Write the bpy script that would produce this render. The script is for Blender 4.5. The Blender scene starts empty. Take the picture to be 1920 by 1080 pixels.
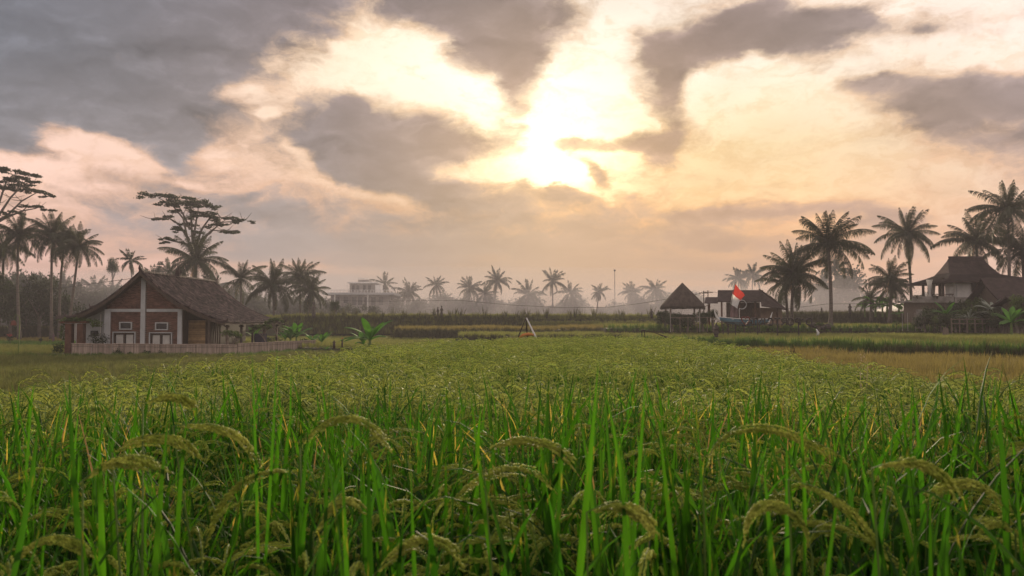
import bpy, bmesh, math, random
import numpy as np
from mathutils import Vector, Matrix, Euler, noise as mnoise
random.seed(7); RNG = np.random.default_rng(7)
R = math.radians
sc = bpy.context.scene
COL = sc.collection

# ------------------------------------------------------------------ camera
CAM_Z = 2.3
F = 1500.0                        # focal length in pixels of the 1920 px wide frame
PITCH = math.atan(64.0 / F)
cam_d = bpy.data.cameras.new('camera'); cam = bpy.data.objects.new('camera', cam_d); COL.objects.link(cam)
cam_d.sensor_width = 36.0; cam_d.lens = 36.0 * F / 1920.0
cam_d.clip_start = 0.05; cam_d.clip_end = 6000
cam.location = (0, 0, CAM_Z); cam.rotation_euler = (R(90) + PITCH, 0, 0)
cam_d.dof.use_dof = True; cam_d.dof.focus_distance = 14.0; cam_d.dof.aperture_fstop = 8.0
sc.camera = cam
CP, SP = math.cos(PITCH), math.sin(PITCH)
def at(px, py, Y):
    vx, vy = (px - 960) / F, (540 - py) / F
    s = Y / (CP - SP * vy)
    return Vector((vx * s, Y, CAM_Z + (SP + CP * vy) * s))
def PX(px, Y): return at(px, 604, Y).x
def PZ(py, Y): return at(960, py, Y).z
def ppm(Y): return F / Y          # pixels per metre at that depth

# ------------------------------------------------------------------ view
vs = sc.view_settings
sc.display_settings.display_device = 'sRGB'
vs.view_transform = 'Standard'; vs.look = 'None'; vs.exposure = 0.38; vs.gamma = 1.0; vs.use_curve_mapping = False
cy = sc.cycles
cy.max_bounces = 7; cy.diffuse_bounces = 3; cy.glossy_bounces = 2; cy.transmission_bounces = 4
cy.volume_bounces = 1; cy.transparent_max_bounces = 8
cy.use_denoising = True
cy.sample_clamp_indirect = 4.0

# ------------------------------------------------------------------ world: clouded sunset sky
SUN_AZ, SUN_EL = math.atan(100 / F), R(11.0)
def lin(c):
    c = c / 255.0
    return c / 12.92 if c <= 0.04045 else ((c + 0.055) / 1.055) ** 2.4
def L3(t, g=1.0): return tuple(lin(v) * g for v in t[:3])
class NT:
    def __init__(s, tree): s.t = tree; s.n = tree.nodes; s.l = tree.links
    def add(s, typ, **kw):
        n = s.n.new(typ)
        for k, v in kw.items(): setattr(n, k, v)
        return n
    def link(s, a, b): s.l.new(a, b)
    def setin(s, sock, v):
        if isinstance(v, bpy.types.NodeSocket): s.l.new(v, sock)
        elif isinstance(v, (tuple, list)):
            sock.default_value = tuple(v) + ((1.0,) if len(v) == 3 and len(sock.default_value) == 4 else ())
        else: sock.default_value = v
    def m(s, op, a, b=None, c=None, clamp=False):
        n = s.add('ShaderNodeMath', operation=op); n.use_clamp = clamp
        s.setin(n.inputs[0], a)
        if b is not None: s.setin(n.inputs[1], b)
        if c is not None: s.setin(n.inputs[2], c)
        return n.outputs[0]
    def vm(s, op, a, b=None):
        n = s.add('ShaderNodeVectorMath', operation=op); s.setin(n.inputs[0], a)
        if b is not None:
            if op == 'SCALE': s.setin(n.inputs['Scale'], b)
            else: s.setin(n.inputs[1], b)
        return n.outputs['Value'] if op in ('DOT_PRODUCT', 'LENGTH') else n.outputs['Vector']
    def mix(s, f, a, b):
        n = s.add('ShaderNodeMix', data_type='RGBA'); s.setin(n.inputs[0], f); s.setin(n.inputs[6], a); s.setin(n.inputs[7], b)
        return n.outputs[2]
    def mixf(s, f, a, b):
        n = s.add('ShaderNodeMix', data_type='FLOAT'); s.setin(n.inputs[0], f); s.setin(n.inputs[2], a); s.setin(n.inputs[3], b)
        return n.outputs[0]
    def ss(s, x, lo, hi, a=0.0, b=1.0, it='SMOOTHSTEP'):
        n = s.add('ShaderNodeMapRange', interpolation_type=it); n.clamp = True
        for i, v in enumerate((x, lo, hi, a, b)): s.setin(n.inputs[i], v)
        return n.outputs[0]
    def noise(s, vec, scale, detail=5, rough=0.5, lac=2.0, dist=0.0):
        n = s.add('ShaderNodeTexNoise'); s.setin(n.inputs['Vector'], vec)
        for k, v in (('Scale', scale), ('Detail', detail), ('Roughness', rough), ('Lacunarity', lac), ('Distortion', dist)): n.inputs[k].default_value = v
        return n
    def ramp(s, fac, stops, interp='LINEAR'):
        n = s.add('ShaderNodeValToRGB'); cr = n.color_ramp; cr.interpolation = interp
        s.setin(n.inputs[0], fac)
        while len(cr.elements) < len(stops): cr.elements.new(0.5)
        for e, (p, c) in zip(cr.elements, stops):
            e.position = p
        for e, (p, c) in zip(cr.elements, stops):
            e.color = (c[0], c[1], c[2], 1) if isinstance(c, (tuple, list)) else (c, c, c, 1)
        return n.outputs[0]

# cloud cover seen from the field, west to east (31 columns) and from 26 degrees up down to the horizon
COVER = ["9999999999748888633124741100011",   # 0
         "9999999999524787310018887654321",   # 40
         "9999999986100378513678876443111",   # 80
         "9999999863000047302942112111112",   # 120
         "9999999542000026210831001477788",   # 160
         "8888887334762002100630001368888",   # 200
         "8888777767777521000351001136777",   # 240
         "7521365224676652143641111112456",   # 280
         "1222234434677422112221112122334",   # 320
         "2333454344445766423231122111223",   # 360
         "3445555555566666555446652466433",   # 400
         "4566677777777777776656654366433",   # 440
         "3334556677777777777666554455443",   # 480
         "3334445566777777777665544444433",   # 520
         "4444555566666666666665554444444"]   # 560
CL_Y = (0, 150, 300, 420, 520)
CLEAR = [[(235,205,195),(245,215,200),(255,225,195),(252,234,216),(252,236,224),(251,234,222),(252,232,222)],
         [(240,205,190),(250,215,195),(254,234,208,1.0),(255,247,230,1.08),(254,240,218,1.04),(253,234,210,1.0),(252,226,208)],
         [(245,208,190),(250,210,190),(255,222,192,1.05),(255,240,202,1.12),(250,222,168,0.98),(248,216,166,0.95),(246,210,184,0.95)],
         [(234,192,178),(232,188,172),(218,174,154),(240,190,145),(244,198,146,.95),(246,200,156,.95),(240,205,188)],
         [(236,190,180),(228,182,170),(180,155,149),(174,148,136),(194,156,136),(220,178,158),(230,196,184)]]
CLOUD = [[(112,115,127),(122,119,128),(128,118,122),(138,124,122),(140,124,124),(145,128,127),(148,132,132)],
         [(110,111,118),(118,114,118),(134,120,120),(156,134,124),(152,130,122),(150,134,126),(142,128,127)],
         [(134,130,137),(140,133,137),(146,134,136),(172,144,124),(172,140,118),(180,150,130),(172,148,142)],
         [(138,131,138),(144,135,138),(146,135,134),(150,134,128),(164,134,120),(180,143,128),(184,154,145)],
         [(148,139,145),(150,141,144),(146,135,136),(145,132,128),(162,135,123),(182,152,139),(192,164,155)]]
w = bpy.data.worlds.new('World'); sc.world = w; w.use_nodes = True
W = NT(w.node_tree); W.n.clear()
tc = W.add('ShaderNodeTexCoord').outputs['Generated']
D0 = W.vm('NORMALIZE', tc)
sx = W.add('ShaderNodeSeparateXYZ'); W.link(D0, sx.inputs[0])
X_, Y_, Z_ = sx.outputs
az0 = W.m('ARCTAN2', X_, Y_); el0 = W.m('ARCSINE', Z_)
flat = W.vm('MULTIPLY', D0, (1.0, 1.0, 1.9))
wn = W.noise(flat, 10.0, 7, 0.58)
warp = W.vm('SCALE', W.vm('SUBTRACT', wn.outputs['Color'], (0.5, 0.5, 0.5)), 1.0)
wsep = W.add('ShaderNodeSeparateXYZ'); W.link(warp, wsep.inputs[0])
lowcalm = W.ss(el0, R(2), R(7), 0.35, 1.0)
az = W.m('ADD', az0, W.m('MULTIPLY', W.m('MULTIPLY', wsep.outputs[0], 0.075), lowcalm))
el = W.m('ADD', el0, W.m('MULTIPLY', W.m('MULTIPLY', wsep.outputs[1], 0.055), lowcalm))
AZM = R(34.0)
azf = W.m('MULTIPLY_ADD', az, 0.5 / AZM, 0.5, clamp=True)
def dir_px(a, e):                 # direction -> position in the authored tables
    x, y, z = math.sin(a) * math.cos(e), math.cos(a) * math.cos(e), math.sin(e)
    f_ = y * CP + z * SP; u = -y * SP + z * CP
    return 960 + F * x / f_, 540 - F * u / f_
def bil(tab, xs, ys, px, py):
    px = min(max(px, xs[0]), xs[-1]); py = min(max(py, ys[0]), ys[-1])
    i = max(j for j in range(len(xs) - 1) if xs[j] <= px) if px > xs[0] else 0
    k = max(j for j in range(len(ys) - 1) if ys[j] <= py) if py > ys[0] else 0
    u = (px - xs[i]) / (xs[i + 1] - xs[i]); v = (py - ys[k]) / (ys[k + 1] - ys[k])
    a, b, c, d = (np.array(tab[k][i]), np.array(tab[k][i + 1]), np.array(tab[k + 1][i]), np.array(tab[k + 1][i + 1]))
    return (a * (1 - u) + b * u) * (1 - v) + (c * (1 - u) + d * u) * v
def field(tab, xs, ys, ncol, els, conv):
    out = None; prev = None
    for j, e in enumerate(els):
        st = []
        for i in range(ncol):
            a = -AZM + 2 * AZM * i / (ncol - 1)
            st.append((i / (ncol - 1), conv(bil(tab, xs, ys, *dir_px(a, e)))))
        r = W.ramp(azf, st)
        out = r if out is None else W.mix(W.ss(el, prev, e, it='LINEAR'), out, r)
        prev = e
    return out
cov_tab = [[int(c) / 9.0 for c in (r + r[-1] * 31)[:31]] for r in COVER]
cols31 = [64 * i for i in range(31)]
els = [R(1.2 + 23.6 * j / 15) for j in range(16)]
cover = field(cov_tab, cols31, [40 * i for i in range(15)], 31, els, lambda v: float(v))
c7 = [320 * i for i in range(7)]
def ctab(T): return [[tuple(np.array(L3(c)) * (c[3] if len(c) > 3 else 1.0)) for c in row] for row in T]
els5 = [R(v) for v in (2.5, 5, 8, 12, 17, 24)]
clear_c = field(ctab(CLEAR), c7, CL_Y, 11, els5, lambda v: tuple(v))
cloud_c = field(ctab(CLOUD), c7, CL_Y, 11, els5, lambda v: tuple(v))
# single clouds and gaps: column, row, half width, half height, tilt in degrees, cover added or taken away
BANKS = [(1100,268,80,17,-6,.42),(1222,280,52,21,-14,.62),(1065,372,60,16,-18,.40),(1118,330,34,13,-35,.42),(985,332,20,30,0,.30),(955,205,34,62,12,.34),(770,335,72,24,-18,.50),(850,352,26,20,0,.42),
 (700,262,120,42,-10,.30),(800,262,70,32,-10,.36),(655,205,36,26,0,.34),(612,300,90,26,-22,.34),(335,288,34,38,0,.46),(1370,402,92,13,-2,.42),(1292,445,38,11,0,.26),(1362,458,40,11,0,.30),(1570,388,110,18,-4,.36),(1660,408,70,20,0,.30),
 (1780,192,190,32,-9,.46),(1620,160,50,16,0,.36),(1500,55,200,22,1,.58),(1350,78,84,34,12,.42),(1240,112,70,34,-35,.50),(1250,200,34,52,14,.40),(1730,50,34,12,0,.32),(1395,18,64,12,0,.46),(1715,118,16,12,0,.34),(960,92,72,40,-28,.46),(930,26,170,34,-3,.40),(880,120,40,24,-35,.24),
 (1255,265,24,22,0,.40),(1180,372,26,14,-25,.30),(90,300,60,10,0,.20),(440,380,120,20,-8,.26),(250,330,60,16,0,.24),
 (815,148,105,46,-22,-.55),(700,112,66,48,0,-.45),(1095,195,92,58,-24,-.65),(1000,312,78,22,-8,-.50),(1345,165,110,50,0,-.45),(560,288,44,18,-32,-.50),(452,172,40,16,0,-.36),(494,216,16,14,0,-.62),
 (185,282,76,24,-12,-.50),(285,312,46,14,-20,-.30),(60,312,70,13,0,-.34),(385,300,34,20,0,-.42),(645,345,92,12,-10,-.38),(900,318,60,16,0,-.34),(1150,26,60,24,0,-.34),(1140,300,60,16,-12,-.36),(1790,110,120,26,0,-.32),(1560,200,120,40,0,-.35),(360,345,90,10,-6,-.28),(120,345,90,9,0,-.24),(240,492,200,10,-2,-.26),(620,505,200,9,-3,-.20)]
cmb = W.add('ShaderNodeCombineXYZ'); W.link(az, cmb.inputs[0]); W.link(el, cmb.inputs[1])
def px_dir(px, py):
    v = Vector(((px - 960) / F, CP - SP * (540 - py) / F, SP + CP * (540 - py) / F)).normalized()
    return math.atan2(v.x, v.y), math.asin(v.z)
for (bx, by, brx, bry, brot, bamp) in BANKS:
    a_, e_ = px_dir(bx, by); mp = W.add('ShaderNodeMapping', vector_type='TEXTURE'); W.link(cmb.outputs[0], mp.inputs[0])
    mp.inputs['Location'].default_value = (a_, e_, 0); mp.inputs['Rotation'].default_value = (0, 0, R(brot)); mp.inputs['Scale'].default_value = (1.45 * brx / F, 1.45 * bry / F, 1)
    ln_ = W.vm('LENGTH', mp.outputs[0]); cover = W.m('ADD', cover, W.ss(ln_, 0.0, 1.15, bamp * 0.95, 0.0))
cover = W.m('MAXIMUM', W.m('MINIMUM', cover, 1.1), -0.15)
# round the rest of the sky: even cloud, brightened as unseen fill light on the foreground
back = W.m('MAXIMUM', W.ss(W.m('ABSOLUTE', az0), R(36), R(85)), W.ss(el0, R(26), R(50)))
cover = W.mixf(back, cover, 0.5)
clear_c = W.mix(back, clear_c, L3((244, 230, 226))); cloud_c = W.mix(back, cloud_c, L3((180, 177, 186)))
# billows
sunv = (math.sin(SUN_AZ) * math.cos(SUN_EL), math.cos(SUN_AZ) * math.cos(SUN_EL), math.sin(SUN_EL))
flat2 = W.vm('ADD', flat, W.vm('SCALE', warp, 0.10))
n1 = W.noise(flat2, 13.0, 10, 0.63).outputs[0]
r1 = W.noise(flat2, 11.0, 5, 0.45).outputs[0]
r2 = W.noise(W.vm('ADD', flat2, (0.0, 0.0, 0.02)), 11.0, 5, 0.45).outputs[0]
n4 = W.noise(flat, 3.2, 3, 0.5).outputs[0]
n3 = W.noise(W.vm('MULTIPLY', D0, (1, 1, 7)), 5.0, 5, 0.5).outputs[0]     # stratus bands low down
amp = W.ss(el0, R(3.0), R(7), 0.14, 1.25)
s0 = W.m('ADD', cover, W.m('MULTIPLY', W.m('SUBTRACT', n1, 0.5), amp))
s0 = W.m('ADD', s0, W.m('MULTIPLY', W.m('SUBTRACT', n3, 0.5), W.ss(el0, R(3), R(11), 0.9, 0.0)))
mk = W.ss(s0, 0.06, 0.80)
wis = W.noise(W.vm('ADD', W.vm('MULTIPLY', D0, (1, 1, 2.6)), W.vm('SCALE', warp, 0.25)), 16.0, 8, 0.62).outputs[0]
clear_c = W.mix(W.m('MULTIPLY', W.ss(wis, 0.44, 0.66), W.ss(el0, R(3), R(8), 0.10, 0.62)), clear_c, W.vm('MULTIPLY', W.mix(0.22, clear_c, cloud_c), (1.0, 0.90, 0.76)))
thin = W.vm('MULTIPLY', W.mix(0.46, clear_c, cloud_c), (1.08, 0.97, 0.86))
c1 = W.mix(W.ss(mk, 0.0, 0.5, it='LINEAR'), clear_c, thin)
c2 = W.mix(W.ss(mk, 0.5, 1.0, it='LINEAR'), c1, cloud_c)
relief = W.m('MULTIPLY_ADD', W.m('SUBTRACT', r1, r2), W.m('MULTIPLY', W.m('MULTIPLY', mk, W.ss(s0, 0.75, 1.1, 1.0, 0.35)), W.ss(el0, R(4), R(11), 0.3, 2.4)), 1.0)
relief = W.m('MULTIPLY', relief, W.m('MULTIPLY_ADD', W.m('SUBTRACT', n4, 0.5), 0.7, 1.0))
c2 = W.vm('SCALE', c2, relief)
dark = W.m('MULTIPLY_ADD', W.ss(s0, 0.70, 1.30), -0.20, 1.04)
c2 = W.vm('SCALE', c2, dark)
# the sun behind thin cloud
sd = W.m('ARCCOSINE', W.vm('DOT_PRODUCT', D0, sunv))
glow = W.m('MULTIPLY', W.m('POWER', W.ss(sd, 0.0, R(9), 1.0, 0.0, 'LINEAR'), 2.5), W.ss(mk, 0.0, 0.6, 1.0, 0.03))
c2 = W.vm('ADD', c2, W.vm('SCALE', (1.0, 0.77, 0.48), W.m('MULTIPLY', glow, 1.5)))
sky = W.add('ShaderNodeTexSky', sky_type='NISHITA'); sky.sun_disc = False
sky.sun_elevation = SUN_EL; sky.sun_rotation = SUN_AZ; sky.air_density = 1.5; sky.dust_density = 2.0
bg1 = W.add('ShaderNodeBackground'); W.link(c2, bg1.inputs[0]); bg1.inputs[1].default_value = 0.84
bg2 = W.add('ShaderNodeBackground'); W.link(sky.outputs[0], bg2.inputs[0]); bg2.inputs[1].default_value = 0.004
ad = W.add('ShaderNodeAddShader'); W.link(bg1.outputs[0], ad.inputs[0]); W.link(bg2.outputs[0], ad.inputs[1])
wo = W.add('ShaderNodeOutputWorld'); W.link(ad.outputs[0], wo.inputs[0])
w.cycles.sampling_method = 'MANUAL'; w.cycles.sample_map_resolution = 512

# ------------------------------------------------------------------ sun, veiled by cloud
sl = bpy.data.lights.new('sun', 'SUN'); sl.energy = 3.9; sl.angle = R(5); sl.color = (1.0, 0.80, 0.56)
so = bpy.data.objects.new('sun', sl); COL.objects.link(so)
so.rotation_euler = Vector(sunv).to_track_quat('Z', 'Y').to_euler()

# ------------------------------------------------------------------ helpers
def rnd(a, b): return random.uniform(a, b)
class MB:
    """collects geometry for ONE mesh"""
    def __init__(s): s.v = []; s.f = []; s.m = []
    def add(s, vs, fs, mi=0):
        b = len(s.v); s.v.extend([tuple(v) for v in vs]); s.f.extend([tuple(i + b for i in f) for f in fs]); s.m.extend([mi] * len(fs)); return s
    def box(s, c, d, rz=0.0, mi=0, tilt=None):
        hx, hy, hz = d[0] / 2, d[1] / 2, d[2] / 2; q = []
        M = Matrix.Rotation(rz, 3, 'Z')
        if tilt is not None: M = tilt.to_3x3() @ M
        for x, y, z in ((-1,-1,-1),(1,-1,-1),(1,1,-1),(-1,1,-1),(-1,-1,1),(1,-1,1),(1,1,1),(-1,1,1)):
            q.append(Vector(c) + M @ Vector((x * hx, y * hy, z * hz)))
        return s.add(q, ((3,2,1,0),(4,5,6,7),(0,1,5,4),(1,2,6,5),(2,3,7,6),(3,0,4,7)), mi)
    def tube(s, pts, rad, n=6, mi=0, cap=True):
        pts = [Vector(p) for p in pts]
        if not isinstance(rad, (list, tuple)): rad = [rad] * len(pts)
        b = len(s.v); up = Vector((0.13, 0.21, 1)).normalized()
        for i, p in enumerate(pts):
            t = (pts[min(i + 1, len(pts) - 1)] - pts[max(i - 1, 0)])
            if t.length < 1e-9: t = Vector((0, 0, 1))
            t.normalize(); a = t.cross(up)
            if a.length < 1e-3: a = t.cross(Vector((1, 0, 0)))
            a.normalize(); c = t.cross(a)
            for k in range(n):
                th = 2 * math.pi * k / n
                s.v.append(tuple(p + (a * math.cos(th) + c * math.sin(th)) * rad[i]))
        for i in range(len(pts) - 1):
            for k in range(n):
                s.f.append((b + i * n + k, b + i * n + (k + 1) % n, b + (i + 1) * n + (k + 1) % n, b + (i + 1) * n + k)); s.m.append(mi)
        if cap:
            s.f.append(tuple(b + k for k in reversed(range(n)))); s.m.append(mi)
            s.f.append(tuple(b + (len(pts) - 1) * n + k for k in range(n))); s.m.append(mi)
        return s
    def quad(s, a, b, c, d, mi=0): return s.add((a, b, c, d), ((0, 1, 2, 3),), mi)
    def prism(s, poly, z0, z1, mi=0, axis='z'):
        n = len(poly)
        if axis == 'z': lo = [(x, y, z0) for x, y in poly]; hi = [(x, y, z1) for x, y in poly]
        elif axis == 'y': lo = [(x, z0, z) for x, z in poly]; hi = [(x, z1, z) for x, z in poly]
        else: lo = [(z0, y, z) for y, z in poly]; hi = [(z1, y, z) for y, z in poly]
        return s.add(lo + hi, [tuple(reversed(range(n))), tuple(range(n, 2 * n))] + [(i, (i + 1) % n, n + (i + 1) % n, n + i) for i in range(n)], mi)
    def blob(s, c, r, n=8, m=6, mi=0, jit=0.0):
        b = len(s.v); rows = []
        for j in range(1, m):
            ph = math.pi * j / m
            for k in range(n):
                th = 2 * math.pi * k / n; q = 1 + rnd(-jit, jit)
                s.v.append((c[0] + r[0] * math.sin(ph) * math.cos(th) * q, c[1] + r[1] * math.sin(ph) * math.sin(th) * q, c[2] + r[2] * math.cos(ph) * q))
        t = len(s.v); s.v.append((c[0], c[1], c[2] + r[2])); s.v.append((c[0], c[1], c[2] - r[2]))
        for j in range(m - 2):
            for k in range(n):
                s.f.append((b + j * n + k, b + (j + 1) * n + k, b + (j + 1) * n + (k + 1) % n, b + j * n + (k + 1) % n)); s.m.append(mi)
        for k in range(n):
            s.f.append((t, b + k, b + (k + 1) % n)); s.m.append(mi)
            s.f.append((t + 1, b + (m - 2) * n + (k + 1) % n, b + (m - 2) * n + k)); s.m.append(mi)
        return s
    def mesh(s, name, mats, smooth=False):
        me = bpy.data.meshes.new(name); me.from_pydata(s.v, [], s.f)
        if not isinstance(mats, (list, tuple)): mats = [mats]
        for q in mats: me.materials.append(q)
        if len(mats) > 1: me.polygons.foreach_set('material_index', s.m)
        if smooth: me.polygons.foreach_set('use_smooth', [True] * len(s.f))
        me.update(); return me
    def build(s, name, mats, parent=None, smooth=False, **kw):
        o = bpy.data.objects.new(name, s.mesh(name, mats, smooth)); COL.objects.link(o)
        if parent is not None:
            o.parent = parent; o.matrix_parent_inverse = Matrix.Identity(4)
            if not kw.pop('local', False): o.location = -Vector(parent.location)
        for k, v in kw.items(): o[k] = v
        return o
def link_mesh(name, me, parent=None, loc=(0, 0, 0), rot=(0, 0, 0), scale=(1, 1, 1), **kw):
    o = bpy.data.objects.new(name, me); COL.objects.link(o)
    if parent is not None: o.parent = parent
    o.location = loc; o.rotation_euler = rot; o.scale = scale
    for k, v in kw.items(): o[k] = v
    return o
def thing(name, label, cat, loc=(0, 0, 0), group=None):
    o = bpy.data.objects.new(name, None); COL.objects.link(o); o.location = loc; o.empty_display_size = 0.2
    o['label'] = label; o['category'] = cat
    if group: o['group'] = group
    return o
def tag(o, label, cat, group=None):
    o['label'] = label; o['category'] = cat
    if group: o['group'] = group
    return o
def struct(o): o['kind'] = 'structure'; return o

# ------------------------------------------------------------------ materials
def mat(name, col, rough=0.85, var=0.25, scale=3.0, bump=0.0, bscale=20.0, col2=None, trans=0.0, tcol=None, spec=0.25, stretch=(1, 1, 1), island=0.0, inst=0.0, metal=0.0, spots=None):
    m = bpy.data.materials.new(name); m.use_nodes = True; T = NT(m.node_tree); T.n.clear()
    tcn = T.add('ShaderNodeTexCoord').outputs['Object']
    v = T.vm('MULTIPLY', tcn, stretch)
    nz = T.noise(v, scale, 5, 0.6).outputs[0]
    nz = T.ss(nz, 0.3, 0.7)
    if inst: nz = T.m('ADD', T.m('MULTIPLY', nz, 0.45), T.m('MULTIPLY', T.m('FRACT', T.m('MULTIPLY', T.add('ShaderNodeObjectInfo').outputs['Random'], 7.31)), 0.55))
    c2 = col2 if col2 else tuple(q * (1 - var) for q in col)
    c1 = col if col2 else tuple(min(1, q * (1 + var)) for q in col)
    c = T.mix(nz, c2, c1)
    if island or inst:
        if island:
            g = T.add('ShaderNodeNewGeometry').outputs['Random Per Island']; c = T.vm('SCALE', c, T.ss(g, 0, 1, 1 - island, 1 + island, 'LINEAR'))
        if inst:
            g = T.add('ShaderNodeObjectInfo').outputs['Random']; c = T.vm('SCALE', c, T.ss(g, 0, 1, 1 - inst, 1 + inst, 'LINEAR'))
    if spots: c = T.mix(T.ss(T.noise(T.vm('MULTIPLY', tcn, (60, 60, 9)), 1.0, 4, 0.6).outputs[0], 0.60, 0.72), c, spots)
    p = T.add('ShaderNodeBsdfPrincipled'); T.link(c, p.inputs['Base Color'])
    p.inputs['Roughness'].default_value = rough; p.inputs['Metallic'].default_value = metal
    if 'Specular IOR Level' in p.inputs: p.inputs['Specular IOR Level'].default_value = spec
    out = p.outputs[0]
    if bump:
        b = T.add('ShaderNodeBump'); b.inputs['Strength'].default_value = bump; b.inputs['Distance'].default_value = 0.05
        T.link(T.noise(v, bscale, 4, 0.6).outputs[0], b.inputs['Height']); T.link(b.outputs[0], p.inputs['Normal'])
    if trans:
        t = T.add('ShaderNodeBsdfTranslucent')
        if tcol: T.link(T.vm('MULTIPLY', c, tcol), t.inputs[0])
        else: T.link(c, t.inputs[0])
        mx = T.add('ShaderNodeMixShader'); mx.inputs[0].default_value = trans
        T.link(out, mx.inputs[1]); T.link(t.outputs[0], mx.inputs[2]); out = mx.outputs[0]
    o = T.add('ShaderNodeOutputMaterial'); T.link(out, o.inputs[0])
    return m
M = {}
M['leaf'] = mat('rice_leaf', (0.042, 0.125, 0.008), 0.6, 0.35, 2.0, trans=0.55, tcol=(1.55, 1.6, 0.55), spec=0.2, col2=(0.016, 0.066, 0.008), inst=0.3, island=0.5, spots=(0.20, 0.17, 0.045))
M['leaf_y'] = mat('yellow_rice_leaf', (0.60, 0.44, 0.10), 0.6, 0.4, 9.0, trans=0.55, col2=(0.34, 0.33, 0.07), tcol=(1.3, 1.2, 0.8), spec=0.2, island=0.35)
M['leaf_b'] = mat('dry_rice_leaf', (0.36, 0.22, 0.08), 0.8, 0.3, 4.0, trans=0.4, island=0.3)
M['grain'] = mat('rice_grain', (0.50, 0.53, 0.10), 0.6, 0.2, 6.0, trans=0.4, spec=0.12, col2=(0.26, 0.36, 0.05), inst=0.25, island=0.3)
M['grain_near'] = mat('ripening_rice_grain', (0.54, 0.56, 0.11), 0.6, 0.2, 30.0, trans=0.35, spec=0.12, col2=(0.28, 0.36, 0.05), island=0.3)
M['grain_far'] = mat('rice_grain_far', (0.58, 0.58, 0.13), 0.6, 0.2, 6.0, trans=0.45, col2=(0.38, 0.50, 0.12), inst=0.2, island=0.15)
M['stem'] = mat('rice_stem', (0.10, 0.16, 0.03), 0.6, 0.2, 6.0)
M['ripe'] = mat('ripe_crop', (0.31, 0.25, 0.075), 0.8, 0.2, 0.25, trans=0.35, col2=(0.21, 0.18, 0.05), inst=0.25)
M['ripe_g'] = mat('greenish_ripe_crop', (0.30, 0.28, 0.075), 0.8, 0.2, 0.2, trans=0.35, col2=(0.19, 0.23, 0.055), inst=0.2)
M['green'] = mat('green_crop', (0.12, 0.20, 0.035), 0.7, 0.2, 0.3, trans=0.35, col2=(0.07, 0.14, 0.025), inst=0.25)
M['weed'] = mat('bank_weeds', (0.12, 0.115, 0.05), 0.9, 0.2, 0.5, trans=0.25, col2=(0.06, 0.07, 0.03), inst=0.3)
M['grassy'] = mat('rough_grass', (0.23, 0.22, 0.065), 0.9, 0.2, 0.4, trans=0.25, col2=(0.13, 0.16, 0.04), inst=0.3)
M['soil'] = mat('soil', (0.10, 0.085, 0.045), 0.95, 0.2, 0.12, bump=0.5, bscale=2.0, col2=(0.075, 0.085, 0.03))
M['bank'] = mat('earth_bank', (0.06, 0.055, 0.032), 0.95, 0.3, 0.6, bump=0.8, bscale=1.5, col2=(0.035, 0.04, 0.02))
M['palm'] = mat('palm_frond', (0.024, 0.034, 0.012), 0.55, 0.25, 0.5, trans=0.25, tcol=(1.6, 1.4, 0.6), inst=0.35)
M['palmtrunk'] = mat('palm_trunk', (0.12, 0.10, 0.085), 0.9, 0.3, 3.0, bump=0.4, bscale=8, stretch=(1, 1, 6))
M['bark'] = mat('tree_bark', (0.13, 0.11, 0.09), 0.9, 0.3, 2.0, bump=0.4, bscale=8)
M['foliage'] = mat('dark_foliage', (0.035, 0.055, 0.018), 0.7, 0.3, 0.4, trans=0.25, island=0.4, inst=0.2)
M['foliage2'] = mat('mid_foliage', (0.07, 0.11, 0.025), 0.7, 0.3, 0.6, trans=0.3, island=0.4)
M['banana'] = mat('banana_leaf', (0.055, 0.14, 0.022), 0.75, 0.25, 1.5, trans=0.4, tcol=(1.3, 1.5, 0.8), island=0.3)
M['silver'] = mat('silver_leaf', (0.20, 0.23, 0.18), 0.6, 0.2, 2.0, trans=0.2, island=0.25)
M['brick'] = mat('red_brick', (0.140, 0.068, 0.051), 0.9, 0.25, 1.3, island=0.45, bump=0.3, bscale=30)
M['mortar'] = mat('mortar', (0.20, 0.15, 0.12), 0.95, 0.15, 5)
M['plaster'] = mat('grey_white_plaster', (0.42, 0.43, 0.44), 0.9, 0.10, 1.5, bump=0.15, bscale=10)
M['plaster2'] = mat('pale_plaster', (0.76, 0.74, 0.71), 0.9, 0.15, 0.5, bump=0.15, bscale=4)
M['concrete'] = mat('stained_concrete', (0.27, 0.25, 0.23), 0.95, 0.35, 0.8, bump=0.3, bscale=5)
M['tile'] = mat('clay_roof_tile', (0.085, 0.060, 0.056), 0.9, 0.3, 2.6, island=0.8, stretch=(0.45, 2.2, 0.45), col2=(0.011, 0.008, 0.009), bump=0.3, bscale=12)
M['tile2'] = mat('dark_roof_tile', (0.050, 0.034, 0.032), 0.85, 0.25, 1.5, island=0.2)
M['wood'] = mat('dark_wood', (0.060, 0.042, 0.032), 0.7, 0.3, 3.0, stretch=(8, 8, 1))
M['wood2'] = mat('weathered_wood', (0.16, 0.125, 0.10), 0.85, 0.3, 3.0, stretch=(8, 8, 1))
M['bamboo'] = mat('aged_bamboo', (0.34, 0.27, 0.225), 0.8, 0.2, 3.0, island=0.28, stretch=(1, 1, 0.3), bump=0.2, bscale=30)
M['bamboo_y'] = mat('woven_bamboo', (0.38, 0.25, 0.12), 0.75, 0.2, 3.0, island=0.3)
M['thatch'] = mat('thatch', (0.065, 0.050, 0.042), 0.95, 0.3, 1.2, bump=0.8, bscale=14, stretch=(3, 3, 1))
M['glass'] = mat('window_glass', (0.02, 0.02, 0.024), 0.12, 0.1, 1.0, spec=0.5)
M['curtain'] = mat('white_curtain', (0.62, 0.60, 0.57), 0.9, 0.08, 3.0, trans=0.2)
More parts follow.
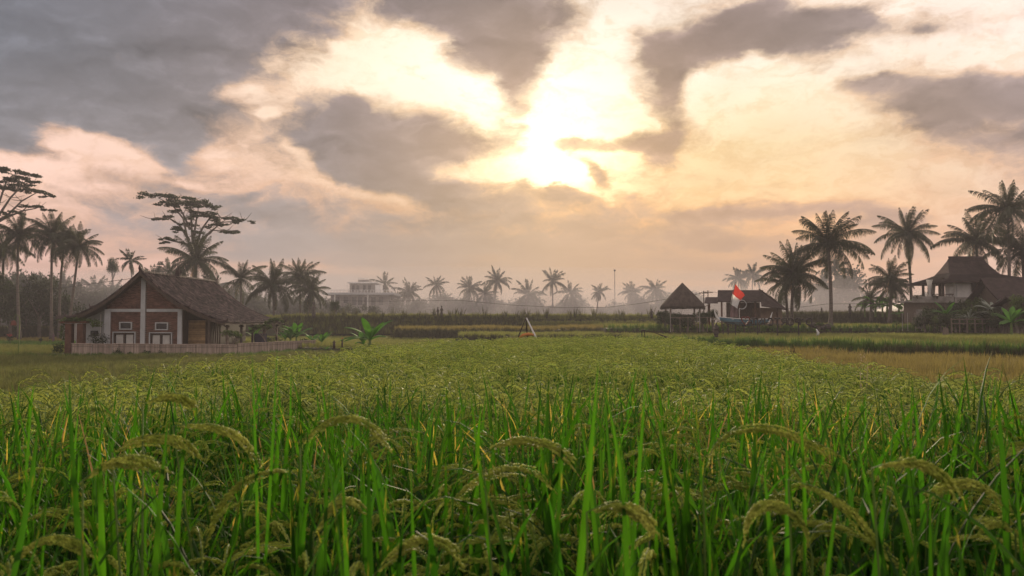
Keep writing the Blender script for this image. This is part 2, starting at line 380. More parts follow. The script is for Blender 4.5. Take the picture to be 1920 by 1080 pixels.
M['metal'] = mat('dark_metal', (0.035, 0.028, 0.028), 0.6, 0.3, 3.0)
M['rust'] = mat('rusty_metal', (0.10, 0.05, 0.035), 0.75, 0.3, 3.0)
M['wire'] = mat('black_cable', (0.03, 0.03, 0.03), 0.6, 0.1, 1.0)
M['red'] = mat('red_flag_cloth', (0.48, 0.045, 0.03), 0.8, 0.12, 1.5, trans=0.35, tcol=(1.3, 1, 1))
M['white'] = mat('white_flag_cloth', (0.80, 0.80, 0.79), 0.8, 0.05, 1.5, trans=0.55)
M['purple'] = mat('faded_purple_cloth', (0.17, 0.11, 0.12), 0.85, 0.2, 1.5, trans=0.2)
M['blue'] = mat('blue_boat_paint', (0.12, 0.26, 0.38), 0.5, 0.25, 1.5)
M['wpaint'] = mat('white_paint', (0.62, 0.62, 0.61), 0.6, 0.08, 2.0)
M['orange'] = mat('orange_cloth', (0.42, 0.16, 0.05), 0.8, 0.2, 3.0)
M['terracotta'] = mat('terracotta_tin', (0.22, 0.09, 0.07), 0.8, 0.2, 3.0)
M['stone'] = mat('carved_stone', (0.07, 0.06, 0.055), 0.9, 0.3, 4.0, bump=0.5)
M['redflower'] = mat('red_flower', (0.40, 0.05, 0.05), 0.7, 0.2, 3.0)
M['plume'] = mat('pale_seed_head', (0.55, 0.44, 0.33), 0.8, 0.15, 8.0, trans=0.3)

# ------------------------------------------------------------------ scattered crops (geometry nodes on one object)
def variants(name, makers):
    c = bpy.data.collections.new(name)
    for i, me in enumerate(makers):
        o = bpy.data.objects.new(me.name, me); c.objects.link(o)
    return c
def scatter(name, pts, rotz, scl, idx, coll, tilt=None, **kw):
    me = bpy.data.meshes.new(name); n = len(pts)
    me.vertices.add(n); me.vertices.foreach_set('co', np.asarray(pts, dtype=np.float32).ravel())
    a = me.attributes.new('rot', 'FLOAT_VECTOR', 'POINT')
    rv = np.zeros((n, 3), np.float32); rv[:, 2] = rotz
    if tilt is not None: rv[:, 0] = tilt[:, 0]; rv[:, 1] = tilt[:, 1]
    a.data.foreach_set('vector', rv.ravel())
    a = me.attributes.new('scl', 'FLOAT', 'POINT'); a.data.foreach_set('value', np.asarray(scl, np.float32))
    a = me.attributes.new('idx', 'INT', 'POINT'); a.data.foreach_set('value', np.asarray(idx, np.int32))
    me.update()
    o = bpy.data.objects.new(name, me); COL.objects.link(o)
    g = bpy.data.node_groups.new(name, 'GeometryNodeTree')
    g.interface.new_socket('Geometry', in_out='INPUT', socket_type='NodeSocketGeometry')
    g.interface.new_socket('Geometry', in_out='OUTPUT', socket_type='NodeSocketGeometry')
    T = NT(g); gi = T.add('NodeGroupInput'); go = T.add('NodeGroupOutput')
    iop = T.add('GeometryNodeInstanceOnPoints'); T.link(gi.outputs[0], iop.inputs['Points'])
    ci = T.add('GeometryNodeCollectionInfo'); ci.inputs['Collection'].default_value = coll
    ci.inputs['Separate Children'].default_value = True; ci.inputs['Reset Children'].default_value = True
    T.link(ci.outputs[0], iop.inputs['Instance']); iop.inputs['Pick Instance'].default_value = True
    def attr(nm, ty):
        q = T.add('GeometryNodeInputNamedAttribute', data_type=ty); q.inputs[0].default_value = nm; return q.outputs[0]
    T.link(attr('idx', 'INT'), iop.inputs['Instance Index'])
    e2r = T.add('FunctionNodeEulerToRotation'); T.link(attr('rot', 'FLOAT_VECTOR'), e2r.inputs[0]); T.link(e2r.outputs[0], iop.inputs['Rotation'])
    T.link(attr('scl', 'FLOAT'), iop.inputs['Scale'])
    T.link(iop.outputs[0], go.inputs[0])
    md = o.modifiers.new('scatter', 'NODES'); md.node_group = g
    o['kind'] = 'stuff'
    for k, v in kw.items(): o[k] = v
    return o
def inpoly(x, y, poly):
    c = np.zeros(x.shape, bool); n = len(poly)
    for i in range(n):
        x1, y1 = poly[i]; x2, y2 = poly[(i + 1) % n]
        if y1 == y2: continue
        k = ((y1 > y) != (y2 > y)) & (x < (x2 - x1) * (y - y1) / (y2 - y1) + x1); c ^= k
    return c
def grid_pts(poly, sp, jit=0.35):
    xs = [p[0] for p in poly]; ys = [p[1] for p in poly]
    gx, gy = np.meshgrid(np.arange(min(xs), max(xs), sp), np.arange(min(ys), max(ys), sp))
    gx = gx.ravel() + RNG.uniform(-jit, jit, gx.size) * sp; gy = gy.ravel() + RNG.uniform(-jit, jit, gy.size) * sp
    k = inpoly(gx, gy, poly); return gx[k], gy[k]
def sn(x, y, s, seed=0.0):        # cheap smooth noise on arrays, -1..1
    return (np.sin(x * s * 1.3 + seed + 1.7 * np.sin(y * s * 0.9 + seed)) + np.sin(y * s * 1.7 + 2.1 * seed + 1.3 * np.sin(x * s * 1.1))) * 0.5

# --- plant meshes
def blade(mb, p, az, lean, L, wid, bend, mi=0, seg=5):
    """one leaf blade: base p, leaning by lean, bending over by bend radians along its length"""
    h = Vector((math.cos(az), math.sin(az), 0)); side0 = Vector((-h.y, h.x, 0)); tw = rnd(-0.7, 0.7)
    pos = Vector(p); th = lean; b = len(mb.v)
    for i in range(seg + 1):
        t = i / seg
        wd = wid * 0.5 * (min(1, 0.55 + t * 2.2)) * (1 - t ** 2.2)
        d = Vector((0, 0, 1)) * math.cos(th) + h * math.sin(th)
        sd = (side0 * math.cos(tw) + d.cross(side0) * math.sin(tw))
        if i < seg:
            nrm = sd.cross(d) * (wd * 0.45)
            mb.v.append(tuple(pos - sd * wd + nrm)); mb.v.append(tuple(pos)); mb.v.append(tuple(pos + sd * wd + nrm))
        else: mb.v.append(tuple(pos))
        pos = pos + d * (L / seg); th += bend / seg * (0.4 + 1.2 * t)
    for i in range(seg - 1):
        q = b + i * 3
        mb.f.append((q, q + 1, q + 4, q + 3)); mb.f.append((q + 1, q + 2, q + 5, q + 4)); mb.m += [mi, mi]
    q = b + (seg - 1) * 3
    mb.f.append((q, q + 1, q + 3)); mb.f.append((q + 1, q + 2, q + 3)); mb.m += [mi, mi]
def grain(mb, p, d, L, r, mi, lod=0):
    d = d.normalized(); a = d.orthogonal().normalized() * r; c = d.cross(a)
    mid = p + d * L * 0.45
    if lod == 0: mb.add((p, mid + a, mid + c, mid - a, mid - c, p + d * L), ((0,2,1),(0,3,2),(0,4,3),(0,1,4),(5,1,2),(5,2,3),(5,3,4),(5,4,1)), mi)
    else: mb.add((p, mid + a, mid - a * 0.5 + c, p + d * L), ((0, 1, 3), (0, 2, 1), (0, 3, 2)), mi)
def panicle(mb, pts, mi_g, mi_s, n=110, lod=0, spread=0.011, gl=0.0085, gr=0.0019, sr=0.0012):
    """grain-laden arching head that follows the polyline pts"""
    P = [Vector(p) for p in pts]; seg = [(P[i + 1] - P[i]).length for i in range(len(P) - 1)]; tot = sum(seg)
    def along(t):
        s = t * tot
        for i, q in enumerate(seg):
            if s <= q or i == len(seg) - 1: return P[i] + (P[i + 1] - P[i]) * (s / q), (P[i + 1] - P[i]).normalized()
            s -= q
    mb.tube(P, [sr * (1 - 0.6 * i / len(P)) for i in range(len(P))], 3, mi_s, cap=False)
    nb = max(6, n // (22 if lod == 0 else 11))
    for b in range(nb):               # primary branches, each lying along the axis and hanging a little
        t0 = 0.05 + (0.62 if lod == 0 else 0.8) * b / nb + rnd(-0.02, 0.02); bl = tot * (rnd(0.32, 0.5) if lod == 0 else rnd(0.16, 0.26)) * (1.1 - 0.5 * t0)
        base, d = along(min(1, max(0, t0)))
        ax = d.orthogonal().normalized(); ax.rotate(Matrix.Rotation(rnd(0, 6.28), 3, d)); off = ax * spread * rnd(0.3, 1.0) + Vector((0, 0, -spread * rnd(0.4, 1.5)))
        k = n // nb
        for j in range(k):
            u = (j + 0.5) / k
            q, dd = along(min(1, t0 + bl / tot * u))
            pos = q + off * (u ** 0.6) + Vector((rnd(-1, 1), rnd(-1, 1), rnd(-1, 1))) * spread * 0.14
            gd = dd + off.normalized() * 0.35 + Vector((rnd(-1, 1), rnd(-1, 1), rnd(-1, 1))) * 0.25 + Vector((0, 0, -0.15))
            grain(mb, pos, gd, gl * rnd(0.85, 1.15), gr, mi_g, lod)
def arch_pts(p, az, L, droop=2.6, n=9, start=0.25):
    h = Vector((math.cos(az), math.sin(az), 0)); th = start; pos = Vector(p); out = [pos.copy()]
    for i in range(n):
        pos = pos + (Vector((0, 0, 1)) * math.cos(th) + h * math.sin(th)) * (L / n); out.append(pos.copy()); th += droop / n
    return out
def rice_hill(name, lod, yellow=0.0, leafy=1.0):
    mb = MB(); g_i, s_i, y_i, b_i = 1, 2, 3, 4
    nt = 10 if lod == 0 else 11
    for k in range(nt):
        a = rnd(0, 6.28); r = rnd(0.01, 0.05); base = Vector((r * math.cos(a), r * math.sin(a), 0))
        lean = rnd(0.02, 0.20); H = rnd(0.72, 0.95); h = Vector((math.cos(a), math.sin(a), 0))
        top = base + (Vector((0, 0, 1)) * math.cos(lean) + h * math.sin(lean)) * H
        if lod == 0: mb.tube([base, (base + top) / 2, top], [0.0028, 0.0022, 0.0015], 3, s_i, cap=False)
        for q in range(5 if lod == 0 else 2):
            t = (0.25, 0.42, 0.60, 0.76, 0.88)[q] if lod == 0 else (0.45, 0.72)[q]
            ol = base.lerp(top, t); az = a + rnd(-1.6, 1.6) if q < 3 else rnd(0, 6.28)
            isy = random.random() < yellow
            erect = random.random() < 0.72
            mi = (y_i if random.random() < 0.7 else b_i) if isy else 0
            blade(mb, ol, az, rnd(0.03, 0.28) if erect else rnd(0.2, 0.5), rnd(0.30, 0.52) * leafy, rnd(0.010, 0.0195) * (0.62 if isy else 1) * (1 if lod == 0 else 1.25), (rnd(0.05, 0.6) if random.random() < .7 else rnd(0.8, 1.6)) if erect else rnd(0.9, 2.3), mi, 6 if lod == 0 else 3)
        if random.random() < (0.58 if lod == 0 else 0.95):
            az = a + rnd(-1.2, 1.2); pts = arch_pts(top, az, rnd(0.22, 0.31), rnd(1.7, 2.9), 9 if lod == 0 else 6, rnd(0.1, 0.5))
            if lod == 0: panicle(mb, pts, g_i, s_i, 200, 0, rnd(0.006, 0.0085), 0.0085, 0.0023)
            else: panicle(mb, pts, g_i, s_i, 44, 1, 0.013, 0.018, 0.0042, 0.0028)
    return mb.mesh(name, [M['leaf'], M['grain'] if lod == 0 else M['grain_far'], M['stem'], M['leaf_y'], M['leaf_b']])
def tuft(name, m, n=14, h=0.5, wid=0.02, spread=0.12, bend=1.0, seg=3):
    mb = MB()
    for i in range(n):
        a = rnd(0, 6.28); r = rnd(0, spread)
        blade(mb, (r * math.cos(a), r * math.sin(a), 0), a, rnd(0.0, 0.35), h * rnd(0.6, 1.1), wid * rnd(0.7, 1.2), rnd(0.1, bend), 0, seg)
    return mb.mesh(name, m)

# ------------------------------------------------------------------ land
ground = MB()
G = 60
xs = [-700, -500, -300] + list(np.linspace(-200, 200, G)) + [300, 500, 700]
ys = [-150, -80] + list(np.linspace(-20, 300, G)) + [400, 550, 700]
gv = [(x, y, (0.06 * math.sin(x * 0.21 + 1) * math.sin(y * 0.17) if abs(x) < 200 and 10 < y < 300 else 0) - 0.02) for y in ys for x in xs]
nx = len(xs); ground.add(gv, [(j * nx + i, j * nx + i + 1, (j + 1) * nx + i + 1, (j + 1) * nx + i) for j in range(len(ys) - 1) for i in range(nx - 1)])
struct(ground.build('ground', M['soil'], smooth=True))

def densify(poly, step):
    out = []
    for i in range(len(poly)):
        a, b = Vector(poly[i]), Vector(poly[(i + 1) % len(poly)]); n = max(1, int((b - a).length / step))
        for k in range(n): out.append(tuple(a + (b - a) * k / n))
    return out
def terrace(name, poly, z, z0=-0.3, m='bank', slope=0.35):
    """raised field: uneven earth bank round a level top"""
    P = densify(poly, 1.5); n = len(P); cx = sum(p[0] for p in P) / n; cyy = sum(p[1] for p in P) / n
    mb = MB(); top = []; mid = []; bot = []
    for x, y in P:
        d = Vector((x - cx, y - cyy)).normalized(); j = rnd(-0.15, 0.15)
        top.append((x + d.x * j, y + d.y * j, z + rnd(-0.04, 0.04))); hh = z - z0
        mid.append((x + d.x * (slope * hh * 0.4 + j), y + d.y * (slope * hh * 0.4 + j), z - hh * 0.45 + rnd(-0.05, 0.05)))
        bot.append((x + d.x * (slope * hh + rnd(-.1, .1)), y + d.y * (slope * hh + rnd(-.1, .1)), z0))
    mb.add(top + mid + bot, [tuple(range(n))] + [(n + i, n + (i + 1) % n, (i + 1) % n, i) for i in range(n)] + [(2 * n + i, 2 * n + (i + 1) % n, n + (i + 1) % n, n + i) for i in range(n)])
    return struct(mb.build(name, M[m]))
crop_cols = {}
def crop_set(key, m, h, wid, n=14, k=5):
    crop_cols[key] = (variants('set_' + key, [tuft('tuft', M[m], n, h, wid, 0.14) for _ in range(k)]), k)
crop_set('ripe', 'ripe', 0.55, 0.03, 18); crop_set('ripe_g', 'ripe_g', 0.50, 0.035, 16); crop_set('green', 'green', 0.45, 0.035, 16)
crop_set('weed', 'weed', 0.75, 0.05, 16); crop_set('grassy', 'grassy', 0.32, 0.022, 18)
def crop(name, key, poly, z, sp, s=1.0, zf=None, edge=0.0):
    x, y = grid_pts(poly, sp); n = len(x)
    zz = np.full(n, z) if zf is None else zf(x, y)
    coll, k = crop_cols[key]
    return scatter(name, np.stack([x, y, zz], 1), RNG.uniform(0, 6.28, n), s * (1 + 0.22 * sn(x, y, 0.45, 3)) * RNG.uniform(0.8, 1.2, n), RNG.integers(0, k, n), coll)
def edge_scatter(name, key, line, z, sp, s=1.0, spread=0.5, dz=0.0, rows=1):
    pts = []
    for i in range(len(line) - 1):
        a, b = Vector(line[i]), Vector(line[i + 1]); n = max(1, int((b - a).length / sp))
        for k in range(n):
            for r_ in range(rows):
                p = a + (b - a) * (k + rnd(0, 1)) / n; f = r_ / max(1, rows)
                pts.append((p.x + rnd(-spread, spread), p.y - f * dz * 0.4 + rnd(-spread, spread) * 0.3, z - f * dz))
    n = len(pts); coll, kk = crop_cols[key]
    return scatter(name, pts, RNG.uniform(0, 6.28, n), s * RNG.uniform(0.6, 1.35, n), RNG.integers(0, kk, n), coll)

MAIN = [(-6, -1.5), (-5.3, 7.0), (-4.5, 9.9), (-3.7, 14), (-3.6, 20), (-1.2, 28), (1, 32), (6.6, 31), (5.6, 20), (5.0, 12), (5.0, 9), (5.3, 7.5), (7, -1.5)]
def main_z(x, y): return 0.68 + 0.20 * np.exp(-(np.maximum(y, 0) / 3.6) ** 2)
terr = terrace('rice_paddy', [(p[0], p[1]) for p in MAIN], 0.62)
T1 = [(6.4, 10), (5.6, 8), (60, 6), (60, 32), (22, 33), (15, 45), (8.5, 54), (7.4, 40), (7.0, 30), (6.0, 20)]
terrace('ripe_field', T1, 0.42)
T2 = [(9, 57.5), (16.5, 47), (23, 36), (80, 36), (80, 74), (9, 74)]
terrace('stubble_field', T2, 0.95)
T3 = [(9, 75.5), (90, 75.5), (90, 140), (9, 140)]
terrace('upper_field', T3, 1.72)
T4 = [(PX(1485, 97), 97), (PX(1700, 97), 97), (75, 118), (PX(1485, 97) - 1, 118)]
terrace('hedge_terrace', T4, 3.1, 1.5, slope=0.12)
T5 = [(PX(530, 100), 100), (PX(700, 100), 99), (PX(1000, 100), 100.5), (PX(1242, 100), 101), (PX(1242, 100) + 1, 190), (-80, 190), (-45, 112)]
terrace('high_terrace', T5, 2.82, slope=0.15)
T6 = [(PX(738, 84), 84.5), (PX(780, 84), 83.5), (PX(960, 84), 84), (PX(1035, 84), 84.6), (PX(1050, 84), 88), (PX(1040, 84), 98), (PX(738, 84), 98)]
terrace('ripe_strip', T6, 1.42)
T6b = [(PX(1052, 82), 82), (PX(1255, 82), 81.5), (PX(1290, 82), 90), (PX(1250, 82), 98), (PX(1058, 82), 98)]
terrace('ripe_strip', T6b, 1.5)
T7 = [(PX(860, 70), 70.5), (PX(1010, 70), 70), (PX(1060, 70), 71), (PX(1242, 70), 70), (PX(1250, 70), 79), (PX(900, 70), 82), (PX(850, 70), 80)]
terrace('lower_strip', T7, 0.95)
T8 = [(-14.5, 60), (-3, 59), (-1.5, 66), (-4, 80), (-8, 97), (-34, 97), (-30, 72)]
terrace('grass_field', T8, 0.35)
T8b = [(-2.5, 42), (4, 40), (7.8, 57), (7.8, 68), (-0.5, 68), (-1.8, 55)]
terrace('brown_field', T8b, 0.72)
T9 = [(-110, 112), (PX(118, 112), 112), (PX(140, 112), 120), (PX(140, 112), 138), (-110, 138)]
terrace('left_terrace', T9, 1.3, slope=0.2)
T10 = [(-150, 140), (PX(200, 140), 140), (-60, 210), (-180, 210)]
terrace('left_terrace', T10, 2.7, slope=0.2)

crop('ripe_rice_crop', 'ripe', [(6.6, 9), (30, 9), (38, 31), (21.5, 32.5), (14.6, 44.5), (8.7, 53), (7.6, 40), (7.2, 30), (6.3, 20)], 0.42, 0.26, 0.95)
crop('field_edge_grass', 'green', [(5.2, 7), (6.3, 7), (6.6, 20), (7.3, 30), (7.9, 42), (9.3, 54), (8.0, 55), (6.4, 38), (6.2, 30), (5.7, 20), (5.2, 12)], 0.35, 0.22, 0.95)
crop('stubble_crop', 'ripe_g', [(9.3, 57.5), (16.8, 47.2), (23.4, 36.5), (52, 36.5), (60, 73.5), (9.5, 73.5)], 0.95, 0.42, 0.85)
edge_scatter('bank_grass', 'green', [(9, 57.3), (16.5, 46.8), (23, 35.8), (40, 35.8)], 0.9, 0.10, 1.15, 0.45, 0.4, 2)
edge_scatter('bank_weeds', 'weed', [(19, 41), (23, 35.4), (40, 35.4)], 0.75, 0.12, 0.7, 0.3, 0.4, 2)
crop('upper_crop', 'ripe_g', [(9.5, 76), (80, 76), (80, 96), (36, 96), (36, 135), (9.5, 135)], 1.72, 0.75, 1.0)
edge_scatter('bank_grass', 'green', [(9, 75), (62, 75)], 1.7, 0.16, 1.0, 0.4, 0.5, 2)
crop('hedge', 'weed', [(p[0], min(p[1], 108)) for p in T4], 3.0, 0.45, 0.9)
edge_scatter('bank_weeds', 'weed', [(T4[0][0], 96.8), (T4[1][0], 96.8)], 2.9, 0.10, 1.0, 0.4, 1.3, 6)
crop('high_crop', 'ripe_g', [(p[0], min(p[1], 125)) for p in T5], 2.82, 0.62, 1.0)
edge_scatter('bank_weeds', 'weed', [(p[0], p[1] - 0.3) for p in T5[:3]], 2.55, 0.11, 0.9, 0.35, 2.0, 7)
edge_scatter('bank_weeds', 'grassy', [(p[0], p[1] - 0.4) for p in T5[:3]], 2.4, 0.2, 1.9, 0.5, 1.9, 5)
edge_scatter('bank_grass', 'ripe_g', [(p[0], p[1]) for p in T5[:4]], 2.82, 0.16, 1.25, 0.4, 0.3, 3)
edge_scatter('bank_weeds', 'weed', [(p[0], p[1]) for p in T5[:4]], 2.75, 0.9, 1.7, 0.4, 0.3, 1)
terrace('mid_terrace', [(PX(985, 97), 96.5), (PX(1243, 97), 96), (PX(1243, 97), 100.5), (PX(985, 97), 100)], 2.0, slope=0.2)
edge_scatter('bank_grass', 'ripe_g', [(PX(985, 97), 96.4), (PX(1243, 97), 96.2)], 2.0, 0.15, 1.1, 0.4, 0.3, 3)
edge_scatter('bank_weeds', 'grassy', [(PX(985, 97), 96.2), (PX(1243, 97), 96)], 1.8, 0.14, 1.6, 0.4, 1.2, 4)
crop('strip_crop', 'ripe', T6, 1.42, 0.4, 0.9); crop('strip_crop', 'ripe', T6b, 1.5, 0.4, 0.9)
crop('strip_crop', 'ripe_g', T7, 0.95, 0.38, 0.9)
edge_scatter('bank_weeds', 'weed', [(p[0], p[1] - .3) for p in T6[:4]], 1.2, 0.14, 0.7, 0.3, 0.7, 4)
edge_scatter('bank_weeds', 'weed', [(p[0], p[1] - .3) for p in T6b[:2]], 1.3, 0.14, 0.7, 0.3, 0.8, 4)
edge_scatter('bank_weeds', 'weed', [(p[0], p[1] - .3) for p in T7[:4]], 0.85, 0.14, 0.6, 0.3, 0.5, 3)
crop('field_crop', 'ripe_g', T8, 0.35, 0.42, 0.75); crop('field_crop', 'ripe', T8b, 0.72, 0.32, 0.55)
crop('rough_grass', 'grassy', [(-34, 24), (-5.4, 8), (-3.9, 14), (-3.8, 20), (-1.4, 28), (0.8, 33), (6.6, 32), (7, 41), (-3, 42), (-3, 58), (-15, 59), (-17, 52), (-40, 52)], 0.0, 0.30, 1.0)
crop('rough_grass', 'grassy', [(-30, 28), (-6, 12), (-5, 20), (-8, 40), (-34, 46)], 0.0, 0.55, 0.55)
edge_scatter('fence_grass', 'green', [(-42, 51), (-29, 51.3), (-18, 51.6), (-15.5, 62)], 0.0, 0.05, 0.75, 0.9)
crop('left_crop', 'ripe_g', [(-62, 57), (-33, 57), (-36, 74), (-70, 74)], 0.0, 0.42, 0.75)
crop('left_crop', 'green', [(-80, 76), (-36, 76), (-44, 92), (-90, 92)], 0.0, 0.55, 0.75)
crop('left_crop', 'ripe', [(-95, 93), (-40, 93), (-50, 110), (-100, 110)], 0.0, 0.6, 0.7)
crop('left_crop', 'ripe_g', T9, 1.3, 0.7, 0.9)
crop('left_crop', 'ripe_g', [(-140, 140), (-72, 140), (-72, 165), (-150, 165)], 2.7, 0.9, 1.0)
edge_scatter('bank_weeds', 'weed', [(-105, 111.7), (T9[1][0], 111.7)], 1.3, 0.15, 0.9, 0.3, 1.2, 4)
edge_scatter('bank_weeds', 'weed', [(-140, 139.7), (-72, 139.7)], 2.7, 0.18, 1.0, 0.3, 1.2, 4)

# ------------------------------------------------------------------ the rice in front
near_v = [rice_hill('rice_hill', 0) for _ in range(10)]
near_y = [rice_hill('rice_hill', 0, 0.30, 0.9) for _ in range(4)]
far_v = [rice_hill('rice_hill', 1, 0.0, 0.80) for _ in range(6)]
far_y = [rice_hill('rice_hill', 1, 0.40, 0.9) for _ in range(3)]
rice_set = variants('set_rice', near_v + near_y + far_v + far_y)
# collection info sorts by name: rename so the order is known
for i, o in enumerate(list(rice_set.objects)): o.name = 'rice_hill_%02d' % i
x, y = grid_pts(MAIN, 0.19, 0.3)
keep = (RNG.uniform(0, 1, x.size) > 0.05) & (np.hypot(x, y) > 0.85) & ~((y < 0.5)) & (np.abs(x) < 1.2 + y * 0.9)
x, y = x[keep], y[keep]; n = len(x)
d = np.hypot(x, y)
near = d + RNG.uniform(-0.8, 0.8, n) < 5.2
yel = (np.exp(-((y - 4.0 - 0.2 * x) / 1.3) ** 2) * (0.32 + 0.6 * (sn(x, y, 1.1, 1) > -0.2)) * (0.55 + 0.45 * (x > 0.0)) * (x > -3.0)) > RNG.uniform(0, 1, n)
idx = np.where(near, np.where(yel, RNG.integers(10, 14, n), RNG.integers(0, 10, n)), np.where(yel, RNG.integers(20, 23, n), RNG.integers(14, 20, n)))
scl = RNG.uniform(0.86, 1.10, n) * (1 + 0.05 * sn(x, y, 0.9, 5) + 0.045 * sn(x, y, 2.3, 2)) * np.where(near, 1.0, 0.97)
scatter('rice_crop', np.stack([x, y, main_z(x, y)], 1), RNG.uniform(0, 6.28, n), scl, idx, rice_set)

# ------------------------------------------------------------------ palms
def frond_mesh(name, L, up, bend, nl=30, wid=0.05, ll=0.25, sway=0.0, seg=2, droop=1.35):
    """feathered coconut frond along +X, rising at angle up and bending by bend radians"""
    mb = MB(); pos = Vector((0, 0, 0)); th = up; P = [pos.copy()]; A = [th]; n = nl
    for i in range(n):
        pos = pos + Vector((math.cos(th), 0, math.sin(th))) * (L / n); th -= bend / n * (0.5 + i / n); P.append(pos.copy()); A.append(th)
    mb.tube(P[::3], [0.035 * (1 - 0.85 * i / max(1, len(P[::3]) - 1)) * (L / 3.8) + 0.006 for i in range(len(P[::3]))], 3, 0, cap=False)
    for i in range(3, n + 1):
        t = i / n; l = ll * L * (math.sin(math.pi * min(1, 0.12 + 0.88 * t)) ** 0.55) * rnd(0.8, 1.1)
        if random.random() < 0.06: continue
        d = Vector((math.cos(A[i]), 0, math.sin(A[i])))
        for s in (-1, 1):
            side = Vector((0, s, 0)); dr = droop * rnd(0.6, 1.2)
            dir1 = (side * math.cos(dr * 0.5) + d * 0.65 + Vector((0, 0, -math.sin(dr * 0.5)))).normalized()
            dir2 = (side * math.cos(dr) * 0.6 + d * 0.35 + Vector((0, 0, -math.sin(dr) * 1.2))).normalized()
            a = P[i]; wv = d * wid * rnd(0.7, 1.1); b = a + dir1 * l * 0.5; c = b + dir2 * l * 0.5
            mb.add((a - wv * .5, a + wv * .5, b + wv * .5, b - wv * .5, c), ((0, 1, 2, 3), (3, 2, 4)))
    return mb.mesh(name, M['palm'])
FR = {'near': [], 'far': []}
for key, nl, wd in (('near', 50, 0.062), ('far', 26, 0.13)):
    for up, be in ((1.0, 0.55), (0.8, 0.8), (0.7, 1.1), (0.55, 1.35), (0.4, 1.45), (0.2, 1.2)):
        FR[key].append(frond_mesh('frond', 3.8, up, be, nl, wd))
DEAD = frond_mesh('dead_frond', 3.2, 0.1, 0.15, 22, 0.05, ll=0.12, droop=1.5); DEAD.materials.clear(); DEAD.materials.append(M['leaf_b'])
def palm(px, py, Y, rad, base, label, lean=0.0, name='coconut_palm', lod='near', n=22, group=None, droop=0.0, wind=0.35, young=0.5, tr=0.17):
    """crown heart at pixel row py, crown radius rad pixels at 1920 wide, base = ground height"""
    top = at(px, py, Y); k = (rad / ppm(Y)) / 3.35
    bx = top.x + lean
    t = thing(name, label, 'palm tree', (bx, Y, base), group)
    H = top.z - base; bow = rnd(-0.35, 0.35)
    pts = [(0, 0, -0.3)] + [(-lean * (u ** 1.6) + bow * math.sin(u * math.pi) * H * 0.06, 0, H * u) for u in (0.02, 0.12, 0.3, 0.5, 0.7, 0.88, 1.0)]
    kt = tr * (0.7 + 0.3 * k)
    m_ = MB(); m_.tube(pts, [kt * 1.7, kt * 1.5, kt * 1.05, kt, kt * .92, kt * .85, kt * .8, kt * .75], 7, 0)
    tk = m_.build('trunk', M['palmtrunk'], t, smooth=True, local=True)
    hd = MB()
    for i in range(7):
        a = rnd(0, 6.28); hd.blob((0.28 * k * math.cos(a), 0.28 * k * math.sin(a), -0.25 * k), (0.13 * k, 0.13 * k, 0.16 * k), 5, 4)
    hd.blob((0, 0, 0), (0.25 * k, 0.25 * k, 0.4 * k), 6, 4)
    ho = hd.build('crown_heart', M['foliage'], t, local=True); ho.location = (-lean, 0, H)
    n = int(n * 1.35)
    for i in range(n):
        u = (i + 0.5) / n; a = i * 2.39996 + rnd(-0.25, 0.25)
        tilt = (1.15 - 1.5 * u ** (0.8 + young * 0.5) - droop * u) + rnd(-0.12, 0.12)      # pitch added to the frond's own rise
        me = FR[lod][min(5, int(u * 5.99))] if random.random() < 0.8 else random.choice(FR[lod])
        pitch = -(tilt - 0.55) + rnd(-0.16, 0.16)
        pitch += 0.25 * wind * math.cos(a)
        s = k * rnd(0.78, 1.12) * (0.78 + 0.3 * min(1, u * 2.5))
        link_mesh('frond', me, t, (-lean + 0.1 * k * math.cos(a), 0.1 * k * math.sin(a), H), (rnd(-0.2, 0.2), pitch, a), (s, s, s))
    if lod == 'near':
        for i in range(random.choice((1, 2, 3))):
            s = k * rnd(.6, .85); a = rnd(0, 6.28)
            d_ = link_mesh('dead_frond', DEAD, t, (-lean + 0.12 * k * math.cos(a), 0.12 * k * math.sin(a), H - .2 * k), (rnd(-.2, .2), rnd(1.25, 1.5), a), (s, s, s))
    return t
UP = 1.75
palm(1552, 455, 76, 72, UP, 'tall dark coconut palm with bare straight trunk right of the reversed lettering', 0.15, n=26)
palm(1489, 512, 80, 62, UP, 'bushy coconut palm with wide drooping fronds beside the flag hut', -0.3, n=30, droop=0.15)
palm(1472, 530, 82, 46, UP, 'shorter palm trunk and crown merged behind the bushy palm by the flag hut', 0.25, n=16)
palm(1701, 438, 93, 54, 2.4, 'tall slender coconut palm standing alone left of the villa roof', 0.35, n=28, droop=0.2)
palm(1669, 522, 92, 44, 2.4, 'low palm with two thin trunks beneath the tall slender palm', -0.1, n=24)
palm(1674, 540, 93, 36, 2.4, 'second crown leaning right in the low clump under the slender palm', -0.5, n=16)
palm(1632, 560, 95, 30, 2.6, 'small stubby palm left of the low palm clump', 0.0, n=14)
palm(1889, 392, 82, 62, UP, 'tallest palm behind the villa with a ragged upright crown', -0.3, n=28, droop=0.35)
palm(1830, 452, 92, 62, UP, 'broad palm crown rising right above the villa ridge', 0.6, n=26)
palm(1916, 470, 86, 62, UP, 'palm crown cut by the picture edge beside the tallest palm', 0.3, n=26, droop=0.2)
